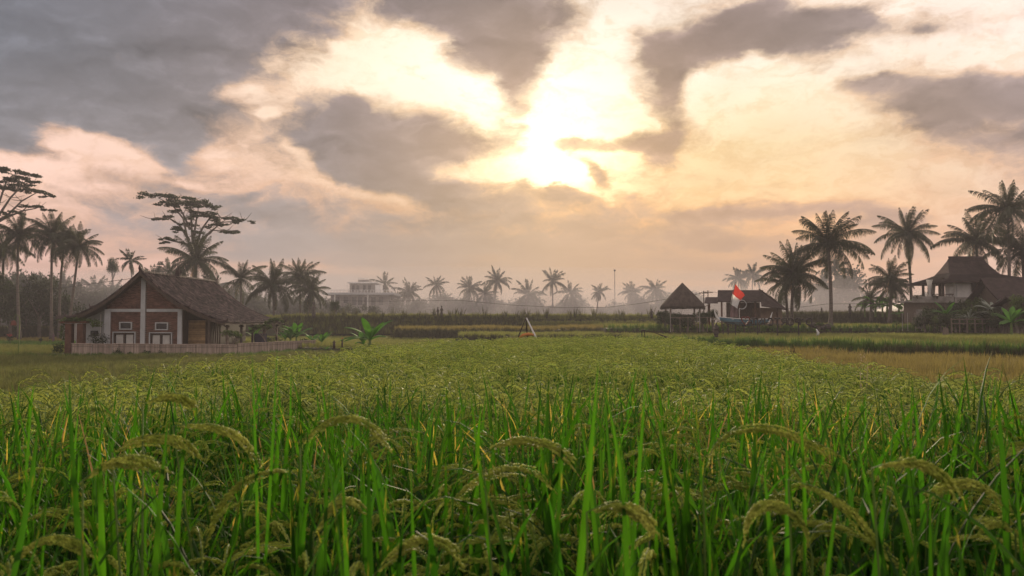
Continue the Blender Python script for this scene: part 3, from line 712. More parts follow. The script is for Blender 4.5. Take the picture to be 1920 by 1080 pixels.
# west grove
palm(35, 440, 98, 46, 0.5, 'dense palm crown below the spreading tree on the far left', 0.4, n=28)
palm(8, 466, 103, 44, 0.5, 'palm crown cut by the left picture edge', -0.6, n=24, droop=.3)
palm(98, 440, 98, 46, 0.5, 'upright crowned palm, middle one of the western trio', 0.2, n=26, droop=0.2)
palm(122, 450, 101, 42, 0.5, 'palm just behind the middle palm of the western trio', -0.4, n=22, droop=0.3)
palm(148, 462, 98, 45, 0.5, 'windblown palm leaning right at the east end of the western trio', -1.1, n=24, droop=0.1)
palm(244, 488, 140, 24, 1.0, 'small lone palm above the tiled roof, left of the gable', 0.5, lod='far', n=16)
palm(368, 488, 108, 56, 0.5, 'large palm at the foot of the tall umbrella tree', 0.1, n=26)
palm(452, 522, 112, 44, 0.5, 'ragged palm with broken fronds right of the umbrella tree', 0.3, n=16, droop=-0.1)
palm(512, 535, 106, 50, 0.5, 'full green palm behind the right end of the tiled roof', 0.1, n=28)
palm(563, 520, 118, 42, 0.8, 'tall palm next to the white building, upper crown', 0.2, n=24)
palm(583, 545, 115, 40, 0.8, 'lower palm leaning towards the white building', -0.3, n=24, droop=.2)
WEST = [(60, 545, 150, 30), (120, 540, 140, 34), (150, 560, 150, 30), (178, 545, 145, 34), (200, 575, 150, 30), (212, 550, 155, 30), (290, 520, 160, 32), (318, 512, 165, 30), (338, 530, 150, 34), (268, 545, 160, 30), (402, 540, 140, 34), (430, 560, 135, 30), (475, 570, 130, 28), (540, 575, 140, 28)]
HOW = ['short round', 'tall thin', 'ragged', 'leaning', 'low spreading', 'dense', 'sparse', 'drooping', 'narrow', 'wide crowned', 'upright', 'slender', 'squat', 'feathery']
WHERE = ['under the left trio of palms', 'between the trio trunks', 'at the misty foot of the trio', 'left of the tiled gable', 'just over the lower left roof slope', 'left of the round broadleaf crown', 'over the gable tip', 'left of the umbrella tree trunk', 'beside the umbrella tree trunk', 'behind the roof apex', 'right of the umbrella tree trunk', 'over the right roof slope', 'at the lower right roof slope', 'behind the verandah roof']
for i, (a, b, c, d_) in enumerate(WEST):
    palm(a, b, c, d_, 0.5, 'misty %s palm %s' % (HOW[i], WHERE[i]), rnd(-1, 1), lod='far', n=16, group='misty palms behind the tiled house')
CEN = [(722, 532, 190, 27, 'palm right of the white building\'s roof tower'), (768, 548, 190, 30, 'low palm second to the right of the white building'), (818, 534, 185, 26, 'thin straight palm standing above the pair of statues'),
       (880, 540, 185, 31, 'broad palm, left one of the three by the middle'), (909, 550, 188, 27, 'shorter palm between the two taller ones in the middle'), (932, 526, 182, 29, 'tallest palm of the middle three'),
       (991, 552, 188, 33, 'thick bushy palm above the white tripod poles'), (1036, 527, 185, 28, 'tall palm with long bare trunk right of the bushy one'), (1070, 549, 190, 28, 'palm merged in trees right of the tall bare palm'),
       (1123, 547, 170, 22, 'small palm on a crooked trunk left of the antenna mast'), (1185, 548, 200, 24, 'low palm crown in the hazy clump right of the antenna mast'), (1228, 543, 195, 30, 'hazy palm just left of the thatched gazebo'),
       (835, 560, 200, 20, 'tiny low palm right of the thin straight palm'), (745, 560, 195, 20, 'tiny low palm beside the white building')]
for a, b, c, d_, l in CEN:
    palm(a, b, c, d_ * rnd(.82, .98), 1.5, l, rnd(-1.2, 1.2), lod='far', n=random.choice((15, 18, 22)), droop=rnd(-.1, .35), group='far palms across the middle')
for a, b, c, d_, l in [(1385, 523, 240, 25, 'pale distant palm above the flag hut, left of a pair'), (1411, 516, 240, 26, 'pale distant palm above the flag hut, right of a pair'), (1565, 505, 230, 30, 'faint palm in the haze behind the tall dark palm'), (1600, 535, 225, 30, 'faint low palm right of the tall dark trunk'), (1545, 545, 215, 34, 'faint palm left of the tall dark trunk in haze')]:
    palm(a, b, c, d_, 2.0, l, rnd(-0.5, 0.5), lod='far', n=20, group='pale palms far behind the flag hut')

# ------------------------------------------------------------------ broadleaf trees
def leafpad(mb, c, r, n, s, mi=0, flatten=0.4):
    for _ in range(n):
        while True:
            q = Vector((rnd(-1, 1), rnd(-1, 1), rnd(-1, 1)))
            if q.length < 1: break
        q = q * (0.55 + 0.45 * random.random()) if q.length > 0 else q
        p = Vector(c) + Vector((q.x * r[0], q.y * r[1], q.z * r[2]))
        nrm = Vector((rnd(-1, 1), rnd(-1, 1), rnd(-1, 1)))
        nrm.z = nrm.z / max(0.2, flatten); nrm.normalize()
        a = nrm.orthogonal().normalized(); a.rotate(Matrix.Rotation(rnd(0, 6.28), 3, nrm)); b = nrm.cross(a); l = s * rnd(0.6, 1.3)
        mb.add((p - a * l, p - b * l * 0.5, p + a * l, p + b * l * 0.5), ((0, 1, 2, 3),), mi)
def bushy_mesh(name, n=900, s=0.28, blobs=9, m='foliage', flat=0.75):
    mb = MB()
    for i in range(blobs):
        a = rnd(0, 6.28); r = rnd(0, 0.62); z = rnd(0.25, 0.8)
        q = rnd(0.28, 0.46)
        leafpad(mb, (r * math.cos(a), r * math.sin(a), z), (q, q, q * flat), n // blobs, s)
    return mb.mesh(name, M[m])
BUSH = [bushy_mesh('crown', 3600, 0.045, 14) for _ in range(5)]
BUSH2 = [bushy_mesh('crown', 3000, 0.05, 12, 'foliage2') for _ in range(3)]
def bushtree(px, py_top, Y, rad, base, label, group=None, green=False, cat='tree', name='bushy_tree', wide=1.0):
    x = PX(px, Y); zt = PZ(py_top, Y); r = rad / ppm(Y); H = zt - base
    t = thing(name, label, cat, (x, Y, base), group)
    ch = min(H * 0.95, max(r * 1.7, H * 0.6)) if H > 0 else r
    mb = MB(); mb.tube([(0, 0, -0.2), (rnd(-.2, .2), 0, H * 0.3), (rnd(-.3, .3), 0, H * 0.75)], [0.09 + 0.02 * H, 0.07 + 0.015 * H, 0.03], 5)
    for i in range(4):
        a = rnd(0, 6.28); mb.tube([(0, 0, H * 0.3), (math.cos(a) * r * 0.5, math.sin(a) * r * 0.5, H * 0.65)], [0.05 + 0.008 * H, 0.02], 4)
    mb.build('trunk', M['bark'], t, local=True)
    me = random.choice(BUSH2 if green else BUSH)
    link_mesh('crown', me, t, (0, 0, H - ch), (0, 0, rnd(0, 6.28)), (r * wide, r, ch))
    return t
# mass under the western palms
i = 0
WB = [(20, 520, 104, 60, 'big dark rounded tree under the left palms'), (75, 512, 108, 55, 'tall dark broadleaf tree under the trio of palms'), (118, 545, 112, 45, 'dark bush at the right foot of the trio of palms'), (-25, 500, 100, 60, 'dark tree mass cut by the left picture edge'), (50, 560, 112, 45, 'low dark shrub mass under the big rounded tree'), (100, 570, 118, 40, 'low shrub near the grey shed')]
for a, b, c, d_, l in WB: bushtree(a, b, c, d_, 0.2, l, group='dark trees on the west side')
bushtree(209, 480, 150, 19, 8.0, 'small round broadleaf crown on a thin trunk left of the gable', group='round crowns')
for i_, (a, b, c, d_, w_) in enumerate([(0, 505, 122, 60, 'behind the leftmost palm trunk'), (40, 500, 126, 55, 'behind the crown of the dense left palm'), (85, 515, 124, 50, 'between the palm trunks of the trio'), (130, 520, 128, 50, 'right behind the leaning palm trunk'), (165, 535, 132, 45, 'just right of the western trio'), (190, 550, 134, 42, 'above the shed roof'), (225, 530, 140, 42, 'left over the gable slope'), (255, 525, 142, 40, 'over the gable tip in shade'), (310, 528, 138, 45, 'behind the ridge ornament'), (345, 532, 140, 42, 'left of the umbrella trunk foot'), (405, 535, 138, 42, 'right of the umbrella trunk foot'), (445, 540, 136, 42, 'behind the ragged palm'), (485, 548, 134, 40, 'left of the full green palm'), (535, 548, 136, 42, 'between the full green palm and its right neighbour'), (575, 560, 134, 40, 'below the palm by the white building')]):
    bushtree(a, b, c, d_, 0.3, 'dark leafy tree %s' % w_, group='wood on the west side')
for a, b, c, d_, l in [(160, 560, 170, 45, 'grey hazy bush left of the gable'), (230, 545, 170, 45, 'grey hazy tree behind the gable'), (300, 540, 175, 50, 'grey hazy tree behind the ridge'), (385, 545, 165, 50, 'grey hazy tree behind the umbrella trunk'), (440, 545, 160, 45, 'grey hazy tree over the right roof slope'), (500, 565, 160, 45, 'grey hazy bush over the verandah roof'), (560, 560, 150, 40, 'grey hazy bush left of the white building'), (610, 560, 160, 35, 'rounded bush in front of the white building left corner')]:
    bushtree(a, b, c, d_, 0.5, l, group='hazy bushes behind the tiled house')
for a, b, c, d_, l in [(735, 557, 180, 40, 'hazy bush against the right of the white building'), (780, 560, 185, 36, 'hazy bush under the second low palm'), (850, 573, 195, 40, 'low hazy bush right of the thin straight palm'), (905, 570, 195, 40, 'low hazy bush under the middle three palms'), (960, 562, 195, 36, 'flat topped hazy tree left of the bushy palm'), (1015, 568, 198, 40, 'low hazy bush under the tall bare palm'), (1075, 560, 195, 34, 'rounded hazy tree right of the tall bare palm'), (1165, 562, 205, 26, 'hazy bush beneath the antenna mast'), (1205, 550, 200, 34, 'rounded hazy tree left of the gazebo'), (1245, 565, 200, 26, 'hazy bush touching the gazebo roof')]:
    bushtree(a, b, c, d_, 1.5, l, group='hazy trees across the middle')
for a, b, c, d_, l in [(1580, 500, 215, 48, 'tall pale domed tree in the haze behind the dark palm'), (1550, 530, 220, 38, 'pale tree left of the domed one in the haze'), (1615, 545, 220, 36, 'pale tree right of the domed one in the haze'), (1515, 560, 215, 30, 'low pale tree left of the dark trunk'), (1745, 545, 200, 30, 'pale thin tree left of the villa')]:
    bushtree(a, b, c, d_, 2.0, l, group='pale trees in the haze on the right')
# far wood closing the horizon
wood = variants('set_wood', BUSH)
n = 260; wx = np.linspace(-330, 330, n) + RNG.uniform(-2, 2, n); wy = RNG.uniform(200, 236, n)
ws = RNG.uniform(6.5, 9.8, n) * (1 + 0.25 * sn(wx, wy, 0.06, 2))
scatter('distant_woods', np.stack([wx, wy, np.full(n, 0.0)], 1), RNG.uniform(0, 6.28, n), ws, RNG.integers(0, 5, n), wood)

def umbrella_tree(px, base_py, Y, base, trunk_pts, pads, limbs, label):
    o0 = Vector((PX(px, Y), Y, base)); t = thing('umbrella_tree', label, 'tree', tuple(o0))
    mb = MB()
    def W_(p, dy=0): q = at(p[0], p[1], Y); return Vector((q.x, Y + dy, q.z)) - o0
    tp = [W_(p) for p in trunk_pts]; tp[0].z = -0.2
    mb.tube(tp, [0.48 * (1 - 0.75 * i / (len(tp) - 1)) for i in range(len(tp))], 7)
    for lb in limbs:
        dy = rnd(-1.5, 1.5); k = len(lb)
        pts = [W_(p, dy * i / (k - 1)) for i, p in enumerate(lb)]
        mb.tube(pts, [0.20 * (1 - 0.72 * i / (k - 1)) for i in range(k)], 5)
        for p in pts[1:]:
            for _ in range(3):
                q = p + Vector((rnd(-2, 2), rnd(-1.5, 1.5), rnd(0.3, 1.2))); mb.tube([p, (p + q) / 2 + Vector((0, 0, -0.15)), q], [0.06, 0.045, 0.02], 3)
    mb.build('trunk', M['bark'], t, local=True)
    c = MB()
    for (x, y, rx, ry) in pads:
        p = W_((x, y), rnd(-1.5, 1.5)); R_ = rx / ppm(Y); h = ry / ppm(Y)
        k = max(6, int(rx / 2.2))
        for _ in range(k):
            u = rnd(-1, 1); vv = rnd(-1, 1)
            leafpad(c, (p.x + u * R_ * 0.85, p.y + vv * R_ * 0.5, p.z + (1 - abs(u) ** 1.6) * h * 0.9 - h * 0.5 + rnd(-.3, .3) * h), (R_ * 0.16 + 0.40 * rnd(.6, 1.5), R_ * 0.16 + 0.4, h * 0.26 + 0.05), 48, 0.17, 0, 0.45)
    c.build('crown', M['foliage'], t, local=True)
    return t
umbrella_tree(366, 590, 112, 0.4, [(366, 590), (366, 540), (364, 490), (362, 460), (360, 440)],
    [(300, 369, 42, 7), (340, 372, 34, 8), (350, 384, 36, 8), (378, 383, 36, 10), (392, 391, 22, 7), (318, 386, 22, 6), (345, 396, 26, 6), (372, 401, 28, 7), (290, 409, 19, 5), (312, 406, 12, 4), (385, 409, 34, 8), (425, 411, 30, 8), (455, 413, 20, 6), (405, 421, 26, 6), (425, 432, 20, 5), (437, 438, 14, 4), (350, 420, 20, 6), (345, 434, 14, 6), (336, 430, 10, 5), (322, 451, 14, 5), (317, 456, 8, 3), (370, 436, 14, 5), (395, 400, 14, 5)],
    [[(362, 480), (352, 445), (345, 410), (325, 385), (300, 372)], [(362, 460), (358, 420), (356, 390), (350, 376)], [(364, 500), (368, 470), (385, 440), (410, 415), (450, 412)], [(365, 480), (378, 450), (398, 432), (425, 434)],
     [(355, 450), (335, 420), (315, 408), (292, 410)], [(358, 460), (340, 455), (322, 452)], [(362, 450), (372, 415), (380, 390)], [(364, 470), (380, 430), (400, 405), (420, 410)], [(356, 430), (340, 400), (330, 385)]],
    'tall umbrella shaped tree with flat layered crown behind the tiled roof')
umbrella_tree(-12, 590, 104, 0.4, [(-40, 590), (-38, 540), (-30, 480), (-22, 440), (-15, 410)],
    [(15, 322, 36, 7), (50, 328, 28, 7), (30, 335, 32, 7), (5, 336, 25, 7), (62, 343, 22, 5), (25, 350, 34, 7), (48, 354, 20, 6), (70, 361, 24, 5), (86, 366, 12, 4), (0, 352, 25, 7), (62, 388, 24, 4), (80, 391, 12, 3), (30, 400, 20, 4), (-5, 372, 16, 6), (-30, 340, 30, 8), (-40, 365, 30, 8)],
    [[(-22, 440), (0, 400), (20, 370), (40, 350), (60, 345)], [(-20, 430), (-5, 380), (5, 340), (15, 325)], [(-18, 420), (15, 405), (45, 378), (75, 363)], [(-20, 425), (10, 408), (40, 395), (65, 390)], [(-25, 430), (-30, 390), (-35, 350)]],
    'spreading flat layered tree at the left edge above the palms')

# ------------------------------------------------------------------ tiled house
HX, HF, HB = -25.72, 55.3, 69.6            # ridge line x, roof front, roof back
house = thing('tiled_house', 'brick house with sagging dark tiled roof behind a bamboo fence', 'house', (HX, 56.0, 0))
def prof(u, side):                          # roof height at distance u from the ridge
    e = 5.9 if side > 0 else 4.95
    if u < 2.65: return 5.72 - (5.72 - 3.55) * (u / 2.65) - 0.10 * math.sin(math.pi * u / 2.65)
    t = (u - 2.65) / (e - 2.65); lo = 2.22 if side > 0 else 2.52
    return 3.55 - (3.55 - lo) * t - 0.10 * math.sin(math.pi * t)
rnd_t = random.Random(3)
for side in (1, -1):
    e = 5.9 if side > 0 else 4.95
    # deck under the tiles
    us = [i * e / 12 for i in range(13)]; dk = MB()
    for y0, y1 in ((HF, HB),):
        top = [(HX + side * u, y, prof(u, side) + 0.02) for y in (y0, y1) for u in us]; bot = [(a, b, c - 0.12) for a, b, c in top]; k = len(us)
        fs = []
        for i in range(k - 1): fs += [(i, i + 1, k + i + 1, k + i), (2 * k + i + 1, 2 * k + i, 3 * k + i, 3 * k + i + 1), (i + 1, i, 2 * k + i, 2 * k + i + 1), (k + i, k + i + 1, 3 * k + i + 1, 3 * k + i)]
        fs.append((k - 1, 2 * k - 1, 4 * k - 1, 3 * k - 1)); dk.add(top + bot, fs)
    roof = dk.build('roof', M['wood'], house)
    tl = MB()
    # course by course, running distance along the slope
    L = []; s_ = 0; last = None; uu = 0.0
    while uu < e: L.append(uu); uu += 0.19
    cols = int((HB - HF) / 0.235)
    for ri, u in enumerate(L):
        u2 = min(e + 0.03, u + 0.27); z1, z2 = prof(u, side), prof(min(u2, e), side)
        for c in range(cols):
            if rnd_t.random() < 0.004: continue
            ya = HF + c * 0.235 + rnd_t.uniform(-.012, .012); yb = ya + 0.225
            l1, l2 = 0.055 + rnd_t.uniform(0, .02), 0.085 + rnd_t.uniform(-.015, .035); ym = (ya + yb) / 2
            xa, xb = HX + side * u, HX + side * (u2 + rnd_t.uniform(-.02, .03)); cr = 0.035
            tl.add([(xa, ya, z1 + l1), (xa, ym, z1 + l1 + cr), (xa, yb, z1 + l1), (xb, ya, z2 + l2), (xb, ym, z2 + l2 + cr), (xb, yb, z2 + l2), (xb, ya, z2 + l2 - .03), (xb, yb, z2 + l2 - .03)],
                   [(0, 1, 4, 3), (1, 2, 5, 4), (3, 4, 5, 7, 6), (0, 3, 6), (2, 7, 5)])
    o = tl.build('roof_tiles', M['tile'], None); o.parent = roof; o['kind'] = 'stuff'
    # rake boards and rake tiles at the gable end
    for yy, nm in ((HF - 0.04, 'rake_board'), (HB + 0.04, 'rake_board')):
        rb = MB()
        for i in range(16):
            u0, u1 = i * e / 16, (i + 1) * e / 16 + .005
            p, q = Vector((HX + side * u0, yy, prof(u0, side) - .06)), Vector((HX + side * u1, yy, prof(u1, side) - .06))
            rb.add([(p.x, yy - .03, p.z - .13), (q.x, yy - .03, q.z - .13), (q.x, yy - .03, q.z + .1), (p.x, yy - .03, p.z + .1), (p.x, yy + .03, p.z - .13), (q.x, yy + .03, q.z - .13), (q.x, yy + .03, q.z + .1), (p.x, yy + .03, p.z + .1)],
                   [(0, 1, 2, 3), (7, 6, 5, 4), (3, 2, 6, 7), (1, 0, 4, 5)])
        rb.build(nm, M['wood'], house)
    rt = MB()
    for i in range(int(e / 0.2)):
        u0 = i * 0.2; p = Vector((HX + side * u0, HF + .05, prof(u0, side) + .13)); q = Vector((HX + side * (u0 + .26), HF + .05, prof(min(e, u0 + .26), side) + .10))
        rt.tube([p, q], [0.075, 0.085], 6)
    o = rt.build('rake_tiles', M['tile'], house); o['kind'] = 'stuff'
    # upturned corner finials
    for yy in (HF, HB):
        f = MB(); x0 = HX + side * (e - .15); z0 = prof(e, side) + .06
        f.tube([(x0 - side * .5, yy, z0 + .12), (x0, yy, z0 + .05), (x0 + side * .28, yy, z0 + .10), (x0 + side * .36, yy, z0 + .32)], [0.10, 0.11, 0.08, 0.03], 6)
        f.build('corner_finial', M['tile2'], house)
    f = MB(); x0 = HX + side * 3.3; z0 = prof(3.3, side) + .12
    f.tube([(x0 - side * .2, HF, z0 + .1), (x0 + side * .12, HF, z0 + .02), (x0 + side * .22, HF, z0 + .26)], [0.09, 0.08, 0.02], 6); f.build('rake_finial', M['tile2'], house)
rg = MB()
yy = HF - .05
while yy < HB: rg.tube([(HX, yy, 5.78), (HX, yy + .36, 5.80)], [0.13, 0.115], 7); yy += 0.30
o = rg.build('ridge_tiles', M['tile'], house); o['kind'] = 'stuff'
for yy, k in ((HF, 1.0), (HB, .9)):
    f = MB(); sgn = -1 if yy == HF else 1
    f.tube([(HX, yy - sgn * .3, 5.85), (HX, yy, 5.9), (HX, yy + sgn * .16, 6.08), (HX - .04, yy + sgn * .1, 6.28 * 1)], [0.12, 0.13, 0.08, 0.02], 6); f.build('ridge_finial', M['tile2'], house)
f = MB(); cy_ = 61.6                         # crown ornament on the ridge
f.box((HX, cy_, 5.98), (0.34, 0.5, 0.16)); f.tube([(HX, cy_, 6.0), (HX, cy_, 6.25), (HX, cy_, 6.32), (HX, cy_, 6.62)], [0.12, 0.10, 0.05, 0.015], 6)
for dy in (-.2, .2): f.tube([(HX, cy_ + dy, 6.0), (HX, cy_ + dy * 1.25, 6.25), (HX, cy_ + dy * 1.1, 6.42)], [0.07, 0.05, 0.015], 5)
for dx in (-.14, .14): f.tube([(HX + dx, cy_, 6.0), (HX + dx * 1.4, cy_, 6.2), (HX + dx * 1.3, cy_, 6.38)], [0.06, 0.05, 0.015], 5)
f.build('ridge_ornament', M['tile2'], house)
# gable wall of real bricks
WY = 56.0; HW = 2.62
OPEN = []
def px_rect(x0, y0, x1, y1, Y=WY): return PX(x0, Y), PX(x1, Y), PZ(y1, Y), PZ(y0, Y)
WIN = [px_rect(224.5, 603.5, 248, 618), px_rect(291.5, 604.5, 315.5, 619)]
DOOR = [px_rect(212, 622, 255, 668), px_rect(280.5, 623, 323.5, 668)]
for a, b, c, d_ in WIN + DOOR: OPEN.append((a, b, max(0, c), d_))
wall = MB(); wall.prism([(HX - HW, 0), (HX + HW, 0), (HX + HW, 3.45), (HX, 5.5), (HX - HW, 3.45)], WY + .13, WY + .28, axis='y')
wall.prism([(HX - HW, 3.0), (HX + HW, 3.0), (HX + HW, 3.45), (HX, 5.5), (HX - HW, 3.45)], WY + .04, WY + .12, axis='y')
bx_ = sorted({HX - HW, HX + HW} | {q[0] for q in OPEN} | {q[1] for q in OPEN})
for a, b in zip(bx_, bx_[1:]):
    zs = sorted((q[2], q[3]) for q in OPEN if q[0] < (a + b) / 2 < q[1]); lo = 0.0
    for z0_, z1_ in zs + [(3.0, 3.0)]:
        if z0_ - lo > .01: wall.box(((a + b) / 2, WY + .08, (lo + z0_) / 2), (b - a, .08, z0_ - lo))
        lo = max(lo, z1_)
wl = wall.build('wall', M['mortar'], house)
bk = MB(); z = 0.02; row = 0; BL, BH = 0.225, 0.062
def gz(x): return 5.45 - (5.45 - 3.42) * abs(x - HX) / HW
while z < 5.4:
    x = HX - HW + (0 if row % 2 else -BL / 2)
    while x < HX + HW:
        a, b = max(x, HX - HW), min(x + BL - .014, HX + HW)
        if b - a > .04 and z + BH < max(gz(a), gz(b)) and not any(a < q[1] and b > q[0] and z < q[3] and z + BH > q[2] for q in OPEN) and abs((a + b) / 2 - HX) > .13 and not (3.03 < z < 3.22):
            bk.box(((a + b) / 2, WY + .02 + rnd(-.006, .006), z + BH / 2), (b - a, .07, BH - .012 + .002))
        x += BL
    z += BH + .010; row += 1
o = bk.build('bricks', M['brick'], None); o.parent = wl; o['kind'] = 'stuff'
for x0, x1 in ((197, 208), (264.5, 273), (334, 342)):
    pc = MB(); a, b = PX(x0, WY), PX(x1, WY); zt = 5.38 if 260 < x0 < 270 else 3.2
    pc.box(((a + b) / 2, WY - .03, zt / 2), (b - a, .16, zt)); pc.build('pilaster', M['plaster'], house)
pc = MB(); pc.box((HX - HW / 2 - .04, WY - .025, 3.12), (HW - .38, .13, .2)); pc.build('ring_beam', M['plaster'], house)
pc = MB(); pc.box((HX + HW / 2 - .0, WY - .025, 3.12), (HW - .38, .13, .2)); pc.build('ring_beam', M['plaster'], house)
for (a, b, c, d_) in WIN:
    w_ = MB(); w_.quad((a, WY + .03, c), (b, WY + .03, c), (b, WY + .03, d_), (a, WY + .03, d_)); wn_ = w_.build('window', M['glass'], house)
    f = MB(); t_ = .07
    f.box(((a + b) / 2, WY - .03, c + t_ / 2), (b - a, .09, t_)); f.box(((a + b) / 2, WY - .03, d_ - t_ / 2), (b - a, .09, t_))
    f.box((a + t_ / 2, WY - .03, (c + d_) / 2), (t_, .09, d_ - c - 2 * t_)); f.box((b - t_ / 2, WY - .03, (c + d_) / 2), (t_, .09, d_ - c - 2 * t_))
    o = f.build('frame', M['plaster'], None); o.parent = wn_; o.location = (0, 0, 0); o.matrix_parent_inverse = Matrix.Identity(4)
    s_ = MB()
    for q in range(1, 5): s_.box(((a + b) / 2, WY + .015, c + (d_ - c) * q / 5), (b - a - .14, .02, .025))
    o = s_.build('louvre', M['wood'], None); o.parent = wn_
for (a, b, c, d_) in DOOR:
    c = 0.05
    w_ = MB(); w_.quad((a, WY + .10, c), (b, WY + .10, c), (b, WY + .10, d_), (a, WY + .10, d_)); wn_ = w_.build('tall_window', M['glass'], house)
    f = MB(); t_ = .06
    f.box(((a + b) / 2, WY - .03, d_ - t_ / 2), (b - a, .09, t_)); f.box((a + t_ / 2, WY - .03, (c + d_ - t_) / 2), (t_, .09, d_ - t_ - c)); f.box((b - t_ / 2, WY - .03, (c + d_ - t_) / 2), (t_, .09, d_ - t_ - c))
    o = f.build('frame', M['plaster'], None); o.parent = wn_
    f = MB()
    for xx in (a + .12, (a + b) / 2, b - .12): f.box((xx, WY + .03, (c + d_) / 2 - .05), (.10, .06, d_ - c - .12))
    f.box(((a + b) / 2, WY + .03, d_ - .13), (b - a - .16, .05, .10))
    o = f.build('sash', M['wood'], None); o.parent = wn_
    for s0, s1 in ((a + .2, (a + b) / 2 - .10), ((a + b) / 2 + .10, b - .2)):
        cu = MB(); k = 18; top = d_ - .2
        vs_ = [(s0 + (s1 - s0) * i / k, WY + .075 + .018 * math.sin(i * 1.9), zz) for zz in (c + .05, top) for i in range(k + 1)]
        cu.add(vs_, [(i, i + 1, k + 2 + i, k + 1 + i) for i in range(k)])
        o = cu.build('curtain', M['curtain'], None, smooth=True); o.parent = wn_
# left lean-to wall
lw = MB(); xl, xr = PX(146, 56.9), PX(198, 56.5)
lw.prism([(xl, 0), (xr, 0), (xr, prof(abs(xr - HX), -1) - .16), (xl, prof(abs(xl - HX), -1) - .16)], 56.7, 56.9, axis='y'); lw.build('side_wall', M['plaster'], house)
lw = MB(); lw.box((PX(188, 56.6), 56.66, 1.5), (.05, .05, 2.7)); lw.build('downpipe', M['plaster2'], house)
a, b, c, d_ = px_rect(170, 620, 184, 630, 56.65); lw = MB(); lw.box(((a + b) / 2, 56.68, (c + d_) / 2), (b - a, .05, d_ - c)); lw.build('small_window', M['glass'], house)
# long side walls, back wall (seen from a step aside)
lw = MB(); lw.box((HX + HW - .1, 62.9, 1.62), (.2, 13.2, 3.24)); lw.build('long_wall', M['wood'], house)
lw = MB(); lw.box((HX - HW + .1, 63.0, 1.62), (.2, 13.4, 3.24)); lw.build('long_wall', M['plaster'], house)
lw = MB(); lw.prism([(HX - HW + .2, 0), (HX + HW - .2, 0), (HX + HW - .2, 3.3), (HX, 5.3), (HX - HW + .2, 3.3)], 69.2, 69.4, axis='y'); lw.build('back_wall', M['plaster'], house)
# verandah on the right: woven screen, posts, door, beam
a, b = PX(347, 57.2), PX(386, 57.2); ws_ = MB(); ws_.box(((a + b) / 2, 57.25, 1.22), (b - a, .05, 2.44)); scr = ws_.build('woven_screen', M['wood2'], house)
st = MB(); z = .05
while z < 2.42: st.box(((a + b) / 2, 57.2 + rnd(-.006, .006), z), (b - a - .06, .02, .042)); z += .052
o = st.build('bamboo_strips', M['bamboo_y'], None); o.parent = scr; o['kind'] = 'stuff'
for x0 in (a - .09, b + .1): q = MB(); q.box((x0, 57.2, 1.35), (.14, .14, 2.7)); q.build('post', M['wood'], house)
EX = HX + 5.45
for yv, xx in ((57.0, EX), (60.0, EX), (62.6, EX), (65.6, EX), (69.0, EX), (57.2, HX + 4.1)):
    q = MB(); zt = prof(abs(xx - HX), 1) - .14; q.box((xx, yv, zt / 2 + .06), (.15, .15, zt - .12)); q.box((xx, yv, zt - .22), (.34, .15, .12)); q.build('post', M['wood2'] if yv < 60 else M['wood'], house)
q = MB(); q.box((EX, 63, prof(5.45, 1) - .10), (.12, 13.0, .16)); q.build('eave_beam', M['wood'], house)
q = MB()
for i in range(30): 
    yv = 56 + i * .46; q.tube([(HX + 2.7, yv, prof(2.7, 1) - .12), (HX + 5.8, yv, prof(5.8, 1) - .10)], .035, 4)
o = q.build('rafters', M['wood'], house); o['kind'] = 'stuff'
q = MB(); q.box((HX + 3.0, 57.9, 1.15), (.34, .3, 2.3)); q.box((HX + 3.0, 57.9, 2.2), (.5, .42, .18)); q.build('white_pillar', M['plaster'], house)
q = MB()
for i in range(7): q.box((HX + 3.5 + i * .16, 58.3, 1.1), (.09, .05, 2.2))
o = q.build('slat_screen', M['wood2'], house); o['kind'] = 'stuff'
q = MB(); q.box((HX + 4.1, 63, .08), (2.9, 13.2, .30)); q.build('verandah_floor', M['concrete'], house)
q = MB(); q.box((0, 0, .72), (1.5, .8, .06));
for sx_ in (-.65, .65):
    for sy_ in (-.3, .3): q.box((sx_, sy_, .35), (.08, .08, .7))
o = q.build('table', M['rust']); o.location = (HX + 3.4, 56.9, .0); tag(o, 'low reddish table beside the white verandah pillar', 'table')
ch = thing('armchair', 'dark blue high backed chair under the verandah roof', 'chair', (PX(487, 62), 62, .2))
q = MB(); q.box((0, 0, .45), (.9, .6, .14)); q.build('seat', M['wood'], ch, local=True)
q = MB(); q.box((0, .28, .85), (.95, .08, .75)); q.build('backrest', mat('navy_cloth', (.03, .03, .06), .9), ch, local=True)
for sx_ in (-.4, .4):
    for sy_ in (-.25, .25): q = MB(); q.box((sx_, sy_, .19), (.07, .07, .38)); q.build('leg', M['wood'], ch, local=True)

